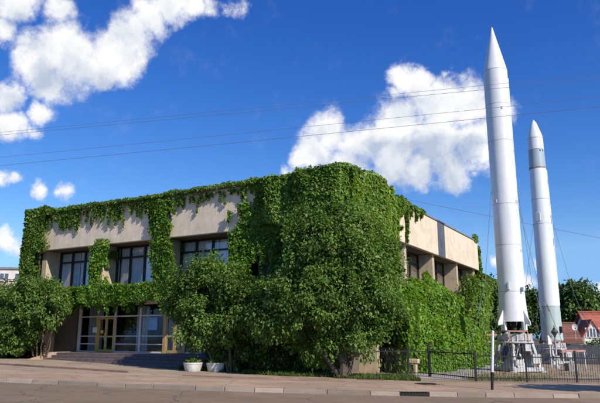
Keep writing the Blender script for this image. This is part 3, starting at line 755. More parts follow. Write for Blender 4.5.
grow(parts, 'leaves', M['leaf_vine'], v, (.12, .22), bright=.1)
stems(False, [[(s0 + rnd.uniform(-.2, .2), z) for z in (-.5, 1, 2.5, 4, 5.5)] for s0 in (21, 23, 25.5)], v, .03)
# side fascia fringe
v = empty('climbing_vine', WR(8, .1, ZF1), 0, 'thin vine tails hanging over the cream side fascia near the corner', 'vine', VG)
items = [(8.7, 9.6, 2.3, .12), (8.75, 9.5, 1.6, .14), (9.6, 9.65, .55, .15), (10.5, 9.65, .7, .16), (10.9, 9.65, .4, .12), (11.6, 9.65, .35, .1), (7.8, 9.65, .9, .3), (7.2, 9.65, 1.1, .3), (8.3, 9.7, .5, .3), (7.4, 8.1, .18, .5), (6.9, 9.65, 1.6, .35)]
parts = [strands(False, items, .04, 190)]
n = 2600; t = 6.2 + 6.0 * rng.random(n) ** 1.3; th = rng.random(n) * math.pi; hh = np.where(np.abs(t - 8.2) < .7, .35, .12)
parts.append((C0 - N * t[:, None] - U * (np.cos(th) * .15)[:, None] + Zv * (9.7 + np.sin(th) * hh * rng.random(n))[:, None], unit(-U * np.cos(th)[:, None] + Zv * np.sin(th)[:, None])))
n = 700; t = 25.2 + rng.random(n) * 1.1; parts.append((C0 - N * t[:, None] - U * (rng.random(n) * .2 - .1)[:, None] + Zv * (9.7 + rng.random(n) ** 2 * .5)[:, None], np.tile(Zv, (n, 1))))
grow(parts, 'leaves', M['leaf_vine'], v, (.09, .17), bright=.08)

# ------------------------------------------------------------------ trees
def limb(mb, a, b, r0, r1, sag=0.15, n=6):
    a = Vector(a); b = Vector(b); L = (b - a).length
    j = Vector((rnd.uniform(-1, 1), rnd.uniform(-1, 1), rnd.uniform(.2, 1))) * L * sag
    pts = []; rs = []
    for i in range(n + 1):
        f = i / n
        pts.append(a.lerp(b, f) + j * (4 * f * (1 - f)) * .5 + Vector((rnd.uniform(-1, 1), rnd.uniform(-1, 1), 0)) * L * .012)
        rs.append(r0 + (r1 - r0) * f ** .8)
    mb.tube(pts, rs, 7)
    return pts

def tree(name, label, cat, base, blobs, n_cl, per, cl_r, size, mat, bark, trunks, group=None, asp=.62, droop=.5, bright=0.0, shell=.55, limbs=26):
    """blobs: ellipsoids (centre, radii, weight) that the leaf clumps fill; trunks: list of (foot offset, top point, r0, r1)"""
    root = empty(name, base, 0, label, cat, group)
    base = np.array(base)
    w = np.array([b[2] for b in blobs]); w = w / w.sum()
    which = rng.choice(len(blobs), n_cl, p=w)
    c = np.array([b[0] for b in blobs])[which]; rd = np.array([b[1] for b in blobs])[which]
    d = unit(rng.normal(0, 1, (n_cl, 3))); rr = shell + (1.03 - shell) * rng.random((n_cl, 1)) ** .7
    rr *= .70 + .66 * fbm(d * 2.2 + which[:, None] * 3.7, 2)[:, None]
    cc = c + d * rd * rr
    crad = cl_r * rng.uniform(.6, 1.35, n_cl)
    k = np.repeat(np.arange(n_cl), per)
    n = len(k)
    off = unit(rng.normal(0, 1, (n, 3))) * (rng.random((n, 1)) ** .45) * crad[k][:, None] * np.array([1.0, 1.0, 1.1])
    pos = cc[k] + off
    outw = unit(unit(off) + .9 * d[k])
    ax = outw * .7 - Zv * droop + rng.normal(0, .5, (n, 3))
    nn = unit(outw * .6 + Zv * .8 + rng.normal(0, .4, (n, 3)))
    ct = rng.normal(0, .13, n_cl)
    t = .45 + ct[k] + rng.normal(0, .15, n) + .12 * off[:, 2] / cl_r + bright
    crown = leaves('crown', pos - base, ax, nn, rng.uniform(*size, n), t, mat, root, asp)
    mb = MB()
    tops = []
    for foot, top, r0, r1 in trunks:
        pts = limb(mb, Vector(foot), Vector(top) - Vector(base), r0, r1, .06, 8)
        tops += pts[4:]
    if limbs:
        idx = rng.choice(n_cl, min(limbs, n_cl), replace=False)
        for i in idx:
            e = Vector(cc[i] - base); s = min(tops, key=lambda p: (p - e).length + (0 if p.z < e.z else 1.5))
            r0 = trunks[0][3] * .8
            limb(mb, s, e, r0, r0 * .25, .18, 5)
    mb.build('trunk', bark, root)
    return root

# centre tree at the corner
bz = zg(1.9)
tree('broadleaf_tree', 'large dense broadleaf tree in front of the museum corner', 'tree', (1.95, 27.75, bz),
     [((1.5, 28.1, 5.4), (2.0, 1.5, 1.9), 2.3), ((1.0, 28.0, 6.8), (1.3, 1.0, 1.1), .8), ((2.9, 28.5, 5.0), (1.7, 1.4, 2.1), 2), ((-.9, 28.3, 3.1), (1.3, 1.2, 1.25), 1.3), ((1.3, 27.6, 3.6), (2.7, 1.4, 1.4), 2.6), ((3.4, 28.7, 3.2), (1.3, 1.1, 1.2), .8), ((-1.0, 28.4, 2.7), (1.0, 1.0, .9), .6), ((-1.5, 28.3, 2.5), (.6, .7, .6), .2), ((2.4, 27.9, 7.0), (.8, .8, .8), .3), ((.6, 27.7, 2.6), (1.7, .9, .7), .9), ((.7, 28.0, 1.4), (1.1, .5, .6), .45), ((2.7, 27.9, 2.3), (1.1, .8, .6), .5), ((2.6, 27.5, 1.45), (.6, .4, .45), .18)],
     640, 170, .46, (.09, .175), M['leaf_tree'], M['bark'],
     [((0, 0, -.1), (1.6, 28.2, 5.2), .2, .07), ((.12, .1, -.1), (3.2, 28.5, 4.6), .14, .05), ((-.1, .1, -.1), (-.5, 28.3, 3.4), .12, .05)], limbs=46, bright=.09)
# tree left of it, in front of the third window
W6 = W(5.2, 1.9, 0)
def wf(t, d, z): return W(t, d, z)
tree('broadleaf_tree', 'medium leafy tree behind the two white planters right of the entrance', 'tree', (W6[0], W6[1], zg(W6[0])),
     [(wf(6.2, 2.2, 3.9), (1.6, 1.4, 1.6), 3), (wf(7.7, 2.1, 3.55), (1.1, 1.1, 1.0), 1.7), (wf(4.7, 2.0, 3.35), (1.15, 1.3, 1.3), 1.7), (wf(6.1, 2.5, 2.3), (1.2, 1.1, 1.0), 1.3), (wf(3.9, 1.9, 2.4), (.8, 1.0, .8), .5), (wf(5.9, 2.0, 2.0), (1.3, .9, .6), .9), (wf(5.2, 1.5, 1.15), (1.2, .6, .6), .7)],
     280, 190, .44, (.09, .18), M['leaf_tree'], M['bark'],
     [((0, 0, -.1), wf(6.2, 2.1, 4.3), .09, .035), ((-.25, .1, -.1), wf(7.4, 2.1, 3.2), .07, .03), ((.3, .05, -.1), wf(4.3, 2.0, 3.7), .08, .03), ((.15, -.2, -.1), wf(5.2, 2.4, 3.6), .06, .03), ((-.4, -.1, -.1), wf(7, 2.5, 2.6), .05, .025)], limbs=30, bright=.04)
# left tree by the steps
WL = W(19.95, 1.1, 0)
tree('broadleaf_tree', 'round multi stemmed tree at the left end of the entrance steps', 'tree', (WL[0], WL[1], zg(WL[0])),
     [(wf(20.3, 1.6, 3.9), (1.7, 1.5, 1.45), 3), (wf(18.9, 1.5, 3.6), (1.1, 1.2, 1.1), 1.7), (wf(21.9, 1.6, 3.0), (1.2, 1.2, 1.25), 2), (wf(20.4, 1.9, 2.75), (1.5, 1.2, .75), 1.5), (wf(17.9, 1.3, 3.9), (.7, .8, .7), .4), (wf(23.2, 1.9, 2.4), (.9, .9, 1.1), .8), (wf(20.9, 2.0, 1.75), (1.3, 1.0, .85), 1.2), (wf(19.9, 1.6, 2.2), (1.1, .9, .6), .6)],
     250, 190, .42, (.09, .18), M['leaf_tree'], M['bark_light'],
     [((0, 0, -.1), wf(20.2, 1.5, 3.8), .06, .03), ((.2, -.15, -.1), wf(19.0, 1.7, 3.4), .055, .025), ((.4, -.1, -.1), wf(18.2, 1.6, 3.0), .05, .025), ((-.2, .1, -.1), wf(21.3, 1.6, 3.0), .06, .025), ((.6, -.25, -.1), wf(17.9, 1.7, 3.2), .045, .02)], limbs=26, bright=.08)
# shrubs; those by the museum trees have shade put into a darker leaf tint
def shrub(label, base, blobs, ncl, per, cr, mat, group=None, size=(.1, .18), bright=0.0):
    root = empty('shrub', base, 0, label, 'shrub', group)
    b = np.array(base); w = np.array([q[2] for q in blobs]); w = w / w.sum()
    wh = rng.choice(len(blobs), ncl, p=w)
    c = np.array([q[0] for q in blobs])[wh]; rd = np.array([q[1] for q in blobs])[wh]
    cc = c + unit(rng.normal(0, 1, (ncl, 3))) * rd * (.4 + .6 * rng.random((ncl, 1)))
    k = np.repeat(np.arange(ncl), per); n = len(k)
    off = unit(rng.normal(0, 1, (n, 3))) * rng.random((n, 1)) ** .5 * cr
    ax = unit(off) * .6 - Zv * .4 + rng.normal(0, .5, (n, 3))
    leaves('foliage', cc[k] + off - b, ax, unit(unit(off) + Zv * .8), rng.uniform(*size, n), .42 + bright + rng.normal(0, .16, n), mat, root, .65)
    mb = MB()
    for i in range(9):
        limb(mb, (rnd.uniform(-.15, .15), rnd.uniform(-.15, .15), -.08), Vector(cc[i] - b), .025, .008, .1, 5)
    mb.build('stem', M['bark'], root)
    return root
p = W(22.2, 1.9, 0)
shrub('shrub with leaves tinted dark for shade left of the round tree beyond the steps', (p[0], p[1], zg(p[0])), [((p[0], p[1], 1.3), (1.0, .9, .9), 1), ((p[0]+.7, p[1]+1.2, 1.1), (1.3, .6, .8), 1)], 100, 130, .32, M['leaf_tree'], bright=-.18)  # lowered tint paints the deep shade below the round tree
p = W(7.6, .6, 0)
shrub('shrub with leaves tinted dark for shade behind the medium tree beside the steps', (p[0], p[1], zg(p[0])), [(wf(6.6, .6, .9), (.9, .5, .9), 1), (wf(5.0, .6, 1.2), (.9, .5, 1.1), 1)], 80, 120, .3, M['leaf_tree'], bright=-.22)  # this and the next two: understory shade painted as darker leaves
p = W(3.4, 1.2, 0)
shrub('leafy shrub tinted dark for shade between the medium tree and the large corner tree', (p[0], p[1], zg(p[0])), [(wf(3.4, 1.3, 1.0), (1.2, .6, 1.1), 1), (wf(4.2, 1.0, 1.7), (.9, .5, .8), .6)], 90, 120, .32, M['leaf_tree'], bright=-.18)
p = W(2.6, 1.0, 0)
shrub('low shrub with leaves tinted dark for shade under the large corner tree', (p[0], p[1], zg(p[0])), [((p[0], p[1], .8), (1.3, .5, .8), 1), ((p[0]-1.2, p[1]+.7, 1.0), (.9, .5, .9), 1)], 70, 130, .3, M['leaf_tree'], bright=-.22)

# background trees
BG = 'trees beyond the grey yard fence'
def bg_tree(x, y, h, w, label, bright=0.0):
    z0 = -.65
    bl = [((x, y, z0 + h * .62), (w * .8, w * .7, h * .34), 3)]
    for _ in range(5):
        a = rnd.uniform(0, 6.28); bl.append(((x + math.cos(a) * w * .6, y + math.sin(a) * w * .5, z0 + h * rnd.uniform(.38, .75)), (w * .45, w * .45, h * .2), 1))
    tree('broadleaf_tree', label, 'tree', (x, y, z0), bl, 150, 60, w * .22, (.3, .55), M['leaf_far'], M['bark'],
         [((0, 0, 0), (x, y, z0 + h * .6), .25, .1)], BG, .7, .35, bright, .4, 12)
bg_tree(25.5, 84, 10.2, 3.6, 'dark tree seen between the museum end and the tall left rocket')
bg_tree(20.5, 78, 7.6, 3.2, 'low dark tree close beside the museum end vine')
bg_tree(31.0, 86, 9.6, 3.6, 'dark tree filling the gap between the two rockets', -.05)
bg_tree(37.2, 84, 10.4, 3.8, 'tallest dark tree just right of the slimmer right rocket', .02)
bg_tree(42.0, 86, 9.0, 3.6, 'lower green tree rising behind the red roofed house', .05)
bg_tree(47.5, 84, 10.0, 4.0, 'broad green tree behind the right end of the red roof')
bg_tree(22.5, 71, 5.2, 2.4, 'small dark tree behind the launch table of the left rocket', -.1)
shrub('clipped green shrub in front of the red roofed house', (29.3, 59.5, -.6), [((28.9, 59.5, .9), (2.2, .8, .9), 1), ((31.2, 59, .9), (1.5, .8, .8), 1)], 60, 60, .5, M['leaf_far'], None, (.2, .35), .1)
# left background trees
bg = 'trees at the far left beyond the museum'
for x, y, h, w, lb in ((-41, 84, 8.5, 3.2, 'dim tree below the apartment block at the far left edge'), (-35.5, 78, 6.6, 2.8, 'dark tree between the apartment block and the museum')):
    bl = [((x, y, .5 + h * .6), (w, w * .8, h * .36), 3), ((x + w * .5, y, .5 + h * .4), (w * .6, w * .6, h * .25), 1)]
    tree('broadleaf_tree', lb, 'tree', (x, y, .55), bl, 90, 60, w * .24, (.28, .5), M['leaf_far'], M['bark'], [((0, 0, 0), (x, y, h * .6), .2, .08)], bg, .7, .35, -.05, .4, 8)
# street tree right of the frame that throws its shade on the pavement
tree('street_tree', 'small street tree on the pavement at the right, shading the kerb', 'tree', (15.2, 21.4, zg(15.2)),
     [((15.0, 20.3, 4.7), (1.9, 1.1, .8), 2), ((16.6, 20.8, 4.9), (1.5, 1.1, .9), 1)], 90, 110, .42, (.12, .22), M['leaf_tree'], M['bark'], [((0, 0, 0), (15.2, 20.6, 4.6), .12, .05)], limbs=14)

# grass tufts under the corner tree and along the fence
n = 22000
gx = rng.uniform(-6, 5.2, n); lo = 28.6 + (-gx) * .55
gy = np.where(gx > -.2, rng.uniform(27.3, 29.6, n), 28.6 - .575 * (gx - 2.1) - rng.uniform(.2, 2.1, n))
keep = fbm(np.stack([gx * .9, gy * .9, gx * 0], 1), 3) > .40
gx, gy = gx[keep], gy[keep]; n = len(gx)
ax = np.tile(Zv, (n, 1)) + rng.normal(0, .45, (n, 3)) * np.array([1, 1, .2])
g = leaves('grass', np.stack([gx, gy, zgn(gx) - .005], 1), ax, unit(rng.normal(0, 1, (n, 3)) + 1e-3), rng.uniform(.06, .2, n), .5 + rng.normal(0, .25, n), M['grass'], None, .18, .03)
g['kind'] = 'stuff'; g['label'] = 'short ragged grass at the foot of the corner tree'
n = 9000
gx = rng.uniform(7.5, 26, n); gy = 28.2 + .2 * (gx - 7.5) + rng.gamma(1.2, 2.2, n)
keep = fbm(np.stack([gx * .5, gy * .5, gx * 0 + 5], 1), 3) > .52
gx, gy = gx[keep], gy[keep]; n = len(gx)
g = leaves('grass', np.stack([gx, gy, zgn(gx)], 1), np.tile(Zv, (n, 1)) + rng.normal(0, .5, (n, 3)) * np.array([1, 1, .2]), unit(rng.normal(0, 1, (n, 3))), rng.uniform(.05, .14, n), .6 + rng.normal(0, .25, n), M['grass'], None, .2, .03)
g['kind'] = 'stuff'; g['label'] = 'sparse yellowing grass on the bare yard behind the fence'

# ------------------------------------------------------------------ fences
def iron_fence(name, label, pts, h, posts, group=None):
    """pts: polyline of bay ends; each bay a railing panel, each post its own part"""
    root = empty(name, (pts[0][0], pts[0][1], zg(pts[0][0])), 0, label, 'fence', group)
    O = Vector(root.location)
    for (xa, ya), (xb, yb) in zip(pts[:-1], pts[1:]):
        L = math.hypot(xb-xa, yb-ya); mb = MB()
        A = Vector((xa, ya, zg(xa))) - O; B = Vector((xb, yb, zg(xb))) - O
        up = Vector((0, 0, 1))
        mb.bar(A + up * (h - .12), B + up * (h - .12), .025, .045); mb.bar(A + up * .16, B + up * .16, .025, .045)
        nb = int(L / .135)
        for k in range(1, nb):
            p = A.lerp(B, k / nb); j = rnd.uniform(-.006, .006)
            mb.tube([p + up * .04, p + up * (h + j)], .0095, 5)
            mb.lathe([(.0095, p.z + h + j), (.016, p.z + h + .015 + j), (.0, p.z + h + .05 + j)], 5, (p.x, p.y), caps=False)
        mb.build('railing_panel', M['iron'], root)
    for x, y, hh, w in posts:
        p = Vector((x, y, zg(x))) - O
        mb = MB(); mb.box(p.x-w, p.x+w, p.y-w, p.y+w, p.z-.05, p.z+hh); mb.box(p.x-w-.012, p.x+w+.012, p.y-w-.012, p.y+w+.012, p.z+hh, p.z+hh+.03)
        mb.build('post', M['iron'], root)
    return root
iron_fence('iron_fence', 'black iron railing running along the pavement before the rockets', [(7.75, 28.05), (10.1, 28.35), (12.7, 29.2), (15.3, 30.1), (18, 31)], 1.22,
           [(7.75, 28.05, 1.3, .045), (10.1, 28.35, 1.62, .03), (12.7, 29.2, 1.4, .035), (15.3, 30.1, 1.3, .035)])
iron_fence('iron_fence', 'black iron railing with a gate in front of the bright vine bank', [(3.35, 27.95), (5.28, 30.9), (6.3, 30.9), (7.72, 28.09)], 1.3,
           [(5.28, 30.9, 1.42, .045), (6.3, 30.9, 1.55, .06)])
# striped post near the kerb
sp = empty('marker_post', (7.06, 23.5, zg(7.06)), 0, 'white post with a black foot standing on the pavement near the kerb', 'post')
H = Vector((.17, .0, 2.1)); H1 = H * .3
MB().tube([(0, 0, -.1), tuple(H1)], .052, 14).build('post_foot', M['iron'], sp)
MB().tube([tuple(H1), tuple(H)], .05, 14).lathe([(.05, 2.1), (.035, 2.13), (0, 2.14)], 14, (.17, 0), caps=False).build('post_shaft', M['white_paint'], sp)
MB().bar((-.08, -.02, 1.98), (.30, -.02, 1.98), .035, .06).bar((-.02, .02, 1.72), (.14, .02, 1.72), .03, .05).build('cross_arm', M['rail_red'], sp)
# stone bench against the vines
bn = empty('stone_bench', (5.0, 32.0, zg(5.0)), R(62), 'pale pink stone bench partly hidden in the bright vine bank', 'bench')
bn.location = WR(5.2, 1.35, zg(5.1)); 
MB().box(-.2, .2, -.36, .36, .52, .74).build('seat', M['bench_stone'], bn, .03)
MB().box(-.16, .16, -.26, -.12, -.05, .518).build('leg', M['bench_stone'], bn, .01)
MB().box(-.16, .16, .12, .26, -.05, .518).build('leg', M['bench_stone'], bn, .01)
# planters
PG = 'white concrete planters by the entrance steps'
def planter(x, y, lab, r=.45, first=None):
    root = empty('planter', (x, y, zg(x)), 0, lab, 'planter', PG)
    prof = [(r*.74, 0), (r*.80, .03), (r*.95, .27), (r*.96, .33), (r, .34), (r, .42), (r*.92, .42), (r*.88, .36)]
    MB().lathe(prof, 28, caps=True).build('bowl', M['planter_white'], root)
    MB().lathe([(0.0, .385), (r*.5, .39), (r*.893, .375)], 24, caps=False).build('soil', M['bark'], root)
    n = 420; a = rng.random(n) * 6.28; q = np.sqrt(rng.random(n)) * r * .8
    pos = np.stack([np.cos(a) * q, np.sin(a) * q, .38 + rng.random(n) * .13], 1)
    leaves('plants', pos, Zv + rng.normal(0, .7, (n, 3)), unit(rng.normal(0, 1, (n, 3)) + Zv), rng.uniform(.06, .14, n), .5 + rng.normal(0, .2, n), M['leaf_tree'], root)
planter(-5.05, 29.9, 'white concrete planter bowl nearest the entrance steps')
planter(-4.02, 30.2, 'white concrete planter bowl at the foot of the medium tree')
p = W(22.0, 4.6, 0)
planter(-19.45, 40.0, 'white planter bowl at the far left edge of the photo', .9)

# ------------------------------------------------------------------ rockets
def rocket(x, y, z0, prof_body, prof_nose, label):
    root = empty('rocket', (x, y, z0), 0, label, 'rocket', 'rockets standing on launch tables')
    return root
# left rocket: base of fins at z 2.15
rk = empty('rocket', (13.31, 38.92, 2.126), 0, 'tallest white rocket with fins standing on the left launch table', 'rocket', 'rockets standing on launch tables')
r = .83; rk.scale = (.947, .947, .947)
MB().lathe([(r, 2.5), (r, 9.0), (r, 18.2)], 64, caps=False).build('body', M['rocket_white'], rk)
MB().lathe([(r, 18.2), (.80, 18.38), (.545, 19.5), (.27, 20.7), (.07, 21.6), (.03, 21.74), (0.0, 21.76)], 64, caps=False).build('nose_cone', M['rocket_white'], rk)
MB().lathe([(.98, .55), (.96, .7), (.88, 1.5), (r, 2.5)], 64, caps=False).lathe([(.90, .58), (.98, .55)], 64, caps=False).build('tail_skirt', M['rocket_white'], rk)
for zc in (18.2, 15.6, 12.9, 8.4, 5.6, 2.5):
    MB().lathe([(r+.001, zc-.025), (r+.007, zc-.02), (r+.007, zc+.02), (r+.001, zc+.025)], 64, caps=False).build('seam_band', M['seam'], rk)
for k in range(4):
    a = R(28 + 90*k)
    f = MB().prism([(.90, -.03, 1.3), (.95, -.03, .62), (.98, -.03, .38), (1.42, -.03, .3), (1.4, -.03, .5)], (0, .06, 0)).build('fin', M['rocket_white'], rk, .01)
    f.rotation_euler = (0, 0, a)
for k in range(4):
    a = R(73 + 90*k); c_, s_ = math.cos(a), math.sin(a)
    MB().lathe([(.10, .75), (.12, .5), (.2, .12), (.22, .02)], 20, (.36*c_, .36*s_), caps=False).build('engine_nozzle', M['engine_dark'], rk)
for k in range(4):
    a = R(28 + 90*k); 
    MB().box(.80, .98, -.16, .16, .0, .6).build('support_bracket', M['white_paint'], rk, .01).rotation_euler = (0, 0, a)
MB().lathe([(.7, .6), (.88, .62)], 32, caps=False).lathe([(0, .9), (.88, .9)], 32, caps=False).build('tail_bulkhead', M['engine_dark'], rk)
def on_body(a, z, w, d, h, mat, name, par, rad):
    o = MB().box(rad-.03, rad+d, -w/2, w/2, z-h/2, z+h/2).build(name, mat, par, .008); o.rotation_euler = (0, 0, R(a)); return o
on_body(-118, 2.85, .1, .3, .5, M['rocket_grey'], 'vane', rk, r)
on_body(-62, 2.6, .1, .2, .3, M['rocket_grey'], 'vane', rk, r)
for a, z in ((-165, 8.6), (-150, 8.6), (-48, 8.55), (-28, 8.6), (-90, 15.2), (-22, 12.2), (-35, 5.2)):
    on_body(a, z, .12, .03, .2, M['steel_pale'] if a > -140 else M['white_paint'], 'hatch', rk, r)
MB().tube([(r*math.cos(R(-20))*1.01, r*math.sin(R(-20))*1.01, z) for z in (2.6, 8, 13, 17.6)], .035, 8).build('cable_duct', M['rocket_white'], rk)
def guy(rk, r, z, a, dist, gz, rad=.014):
    c_, s_ = math.cos(R(a)), math.sin(R(a))
    mb = MB().tube([(c_*r, s_*r, z), (c_*(r+.1), s_*(r+.1), z), (c_*dist*.5, s_*dist*.5, (z+gz)/2 - .25), (c_*dist, s_*dist, gz)], rad, 6)
    mb.tube([(c_*dist*.62, s_*dist*.62, z + (gz-z)*.62 - .2), (c_*dist*.66, s_*dist*.66, z + (gz-z)*.66 - .18)], .05, 8)
    mb.build('guy_cable', M['cable'], rk)
for a, d in ((-172, 3.6), (-12, 2.7), (88, 4), (20, 4.6)): guy(rk, r, 9.3, a, d, -2.6)

# right rocket
rk2 = empty('rocket', (22.1, 55.0, 1.45), 0, 'slimmer pale rocket with a grey band under its pointed nose', 'rocket', 'rockets standing on launch tables')
r2 = .82
MB().lathe([(.90, .0), (.88, .6), (.84, 2.95)], 56, caps=True).build('tail_section', M['rocket_green'], rk2)
MB().lathe([(.84, 2.951), (r2, 4.5), (.80, 10.4), (.74, 15.5)], 56, caps=False).build('body', M['rocket_pale'], rk2)
MB().lathe([(.73, 15.62), (.70, 17.35)], 56, caps=False).build('grey_band', M['rocket_grey'], rk2)
MB().lathe([(.74, 15.48), (.762, 15.5), (.762, 15.6), (.74, 15.63)], 56, caps=False).build('rust_ring', M['rust'], rk2)
MB().lathe([(.70, 17.352), (.69, 18.45), (.63, 18.8), (.25, 20.0), (.05, 20.32), (0, 20.36)], 56, caps=False).build('nose_cone', M['rocket_white'], rk2)
for zc, rr_ in ((2.95, .842), (10.3, .802), (12.6, .776), (17.35, .703), (18.45, .692)):
    MB().lathe([(rr_, zc-.03), (rr_+.012, zc-.02), (rr_+.012, zc+.02), (rr_, zc+.03)], 56, caps=False).build('seam_band', M['seam'], rk2)
for a, z, w, h in ((-135, 10.9, .4, .75), (-40, 10.7, .16, .7), (-30, 14.2, .14, .5), (-36, 8.6, .14, .7), (-35, 12.1, .14, .4), (-58, 17.2, .1, .14), (-80, 17.2, .1, .14)):
    on_body(a, z, w, .05, h, M['white_paint'] if w > .3 else M['rocket_grey'], 'hatch', rk2, .8 if z < 12 else .74)
on_body(-62, .9, .12, .22, .55, M['engine_dark'], 'vane', rk2, .88)
MB().tube([(.84*math.cos(R(-28)), .84*math.sin(R(-28)), z) if z < 9 else (.76*math.cos(R(-28)), .76*math.sin(R(-28)), z) for z in (3, 8, 15.3)], .035, 8).build('cable_duct', M['rocket_pale'], rk2)
for a, d in ((-170, 4.6), (-15, 4.2), (95, 4.0)): guy(rk2, r2, 10.3, a, d, -2.0)

def launch_table(x, y, zbase, top, half, label, red=True):
    root = empty('launch_table', (x, y, zbase), R(18), label, 'launch table', 'launch tables under the rockets')
    h = half
    # base frame
    b = MB()
    for s in (-1, 1):
        b.bar((-h*1.1, s*h, .16), (h*1.1, s*h, .16), .26, .24); b.bar((s*h, -h, .17), (s*h, h, .17), .24, .22)
    b.bar((-h, -h, .14), (h, h, .14), .14, .14); b.bar((-h, h, .135), (h, -h, .135), .14, .14)
    b.build('base_frame', M['steel_pale'], root, .015)
    # flame deflector
    d = MB().add([(-h*.75, -h*.75, .2), (h*.75, -h*.75, .2), (h*.75, h*.75, .2), (-h*.75, h*.75, .2), (0, 0, top*.62)], [(0,1,4),(1,2,4),(2,3,4),(3,0,4),(3,2,1,0)])
    d.build('flame_deflector', M['steel_pale'], root)
    # top ring, double
    t = MB(); n = 24
    R0, R1 = h*1.0, h*.66
    for z0_, z1_ in ((top-.62, top-.24),):
        vs = []; fs = []
        for k in range(n):
            a = 2*math.pi*k/n
            for rr_, zz in ((R0, z0_), (R0, z1_), (R1, z1_), (R1, z0_)): vs.append((rr_*math.cos(a), rr_*math.sin(a), zz))
        for k in range(n):
            k2 = (k+1) % n
            for j in range(4): fs.append((4*k+j, 4*k2+j, 4*k2+(j+1) % 4, 4*k+(j+1) % 4))
        t.add(vs, fs)
    for k in range(12):
        a = 2*math.pi*k/12; c_, s_ = math.cos(a), math.sin(a)
        t.bar((c_*R0*.98, s_*R0*.98, top-.7), (c_*R0*.98, s_*R0*.98, top-.2), .09, .12)
    t.tube([(math.cos(2*math.pi*k/24)*R0*1.06, math.sin(2*math.pi*k/24)*R0*1.06, top-.72) for k in range(25)], .06, 8)
    t.build('top_ring', M['steel_pale'], root, .01)
    for sx in (-1, 1):
        for sy in (-1, 1):
            lg = MB(); fx, fy = sx*h*.98, sy*h*.98; tx, ty = sx*h*.62, sy*h*.62
            lg.bar((fx, fy, 0), (tx, ty, top-.42), .17, .17)
            lg.bar((fx, fy, .3), (tx*1.0, sy*h*.1, top-.55), .07, .07); lg.bar((fx, fy, .3), (sx*h*.1, ty, top-.55), .07, .07)
            lg.lathe([(.22, -.02), (.22, .06), (.08, .1), (.08, .3)], 14, (fx*1.06, fy*1.06))
            lg.build('leg', M['steel_pale'], root)
    for k in range(4):
        a = R(10 + 90*k); c_, s_ = math.cos(a), math.sin(a)
        j = MB().lathe([(.16, top-.24), (.16, top-.14), (.09, top-.13), (.09, top-.02), (.14, top-.015), (.14, top-.001)], 16, (c_*h*.62, s_*h*.62))
        j.build('support_jack', M['steel_pale'], root)
    # machinery boxes and hoses
    for q in ((h*.35, h*.95, -h*1.12, -h*.86, .5, 1.05), (-h*.9, -h*.35, -h*1.12, -h*.9, .42, .75), (-.2, .25, -h*1.15, -h*.92, top*.5, top*.66), (h*.86, h*1.1, -h*.3, h*.3, .6, 1.3)):
        MB().box(*q).build('control_box', M['steel_pale'], root, .02)
    m_ = MB()
    for q in range(6):
        a0 = rnd.uniform(-2.6, -.4); p0 = Vector((math.cos(a0)*h, math.sin(a0)*h, rnd.uniform(.3, top*.6))); p1 = Vector((math.cos(a0+.5)*h*.9, math.sin(a0+.5)*h*1.05, rnd.uniform(top*.4, top-.5)))
        m_.tube([p0, p0.lerp(p1, .4) + Vector((0, -.15, -.15)), p0.lerp(p1, .75) + Vector((0, -.1, .1)), p1], .03, 7)
    for q in range(5):
        a0 = -2.4 + q*.45
        m_.tube([(math.cos(a0)*h*.55, math.sin(a0)*h*.55, top*.3), (math.cos(a0)*h*.5, math.sin(a0)*h*.5, top-.45)], .05, 7)
    m_.build('hose', M['steel_dark'], root)
    if red:
        q = MB()
        zz = top - .06
        q.bar((-h*1.15, -h*1.02, zz), (h*.1, -h*1.12, zz), .06, .07); q.bar((-h*1.15, -h*1.02, zz), (-h*1.15, h*.8, zz), .06, .07)
        q.bar((-h*1.15, -h*1.02, top-.75), (-h*1.15, -h*1.02, zz), .05); q.bar((h*.1, -h*1.12, top-.7), (h*.1, -h*1.12, zz), .05)
        q.build('guard_rail', M['rail_red'], root)
    return root
launch_table(13.31, 38.92, zg(13.31), 2.126 - zg(13.31), 1.0, 'grey white steel launch table under the tallest left rocket')
lt = launch_table(22.1, 55.0, zg(22.1), 1.45 - zg(22.1), 1.0, 'grey steel launch table under the slimmer right rocket')
# pink barrier rail to the right of it
br = empty('guard_rail', (20.1, 46.5, zg(20.1)), R(8), 'faded red tubular rail before the grey wall right of the rockets', 'railing')
MB().bar((-.9, 0, 1.25), (1.0, 0, 1.25), .12, .16).build('top_bar', M['rail_red'], br)
for x_ in (-.8, .9): MB().bar((x_, 0, -.05), (x_, 0, 1.17), .08).build('post', M['steel_pale'], br)
# lantern shaped lamp
lp = empty('yard_lamp', (18.35, 45.2, zg(18.3)), 0, 'dark lamp with a wide dish and spike finial before the right rocket', 'lamp')
MB().lathe([(.14, 0), (.14, .2), (.06, .3), (.05, 2.15), (.09, 2.2)], 16).build('pole', M['steel_pale'], lp)
MB().lathe([(.07, 2.2), (.10, 2.32), (.23, 2.5), (.25, 2.55), (.18, 2.66), (.11, 2.74)], 24).build('dish', M['steel_dark'], lp)
MB().lathe([(.11, 2.741), (.08, 2.82), (.03, 2.88), (.04, 2.94), (.0, 3.1)], 14, caps=False).build('finial', M['iron'], lp)
# white cabinet on a stand
cb = empty('control_cabinet', (18.0, 45.4, zg(18.0)), R(12), 'upright white cabinet on a stand left of the dish lamp', 'cabinet')
MB().box(-.17, .17, -.1, .1, 1.65, 2.3).build('cabinet_box', M['white_paint'], cb, .015); MB().box(-.04, .04, -.04, .04, -.05, 1.648).build('post', M['steel_pale'], cb)
MB().box(-.15, .15, -.11, -.102, 1.68, 2.27).build('door', M['white_paint'], cb, .004)
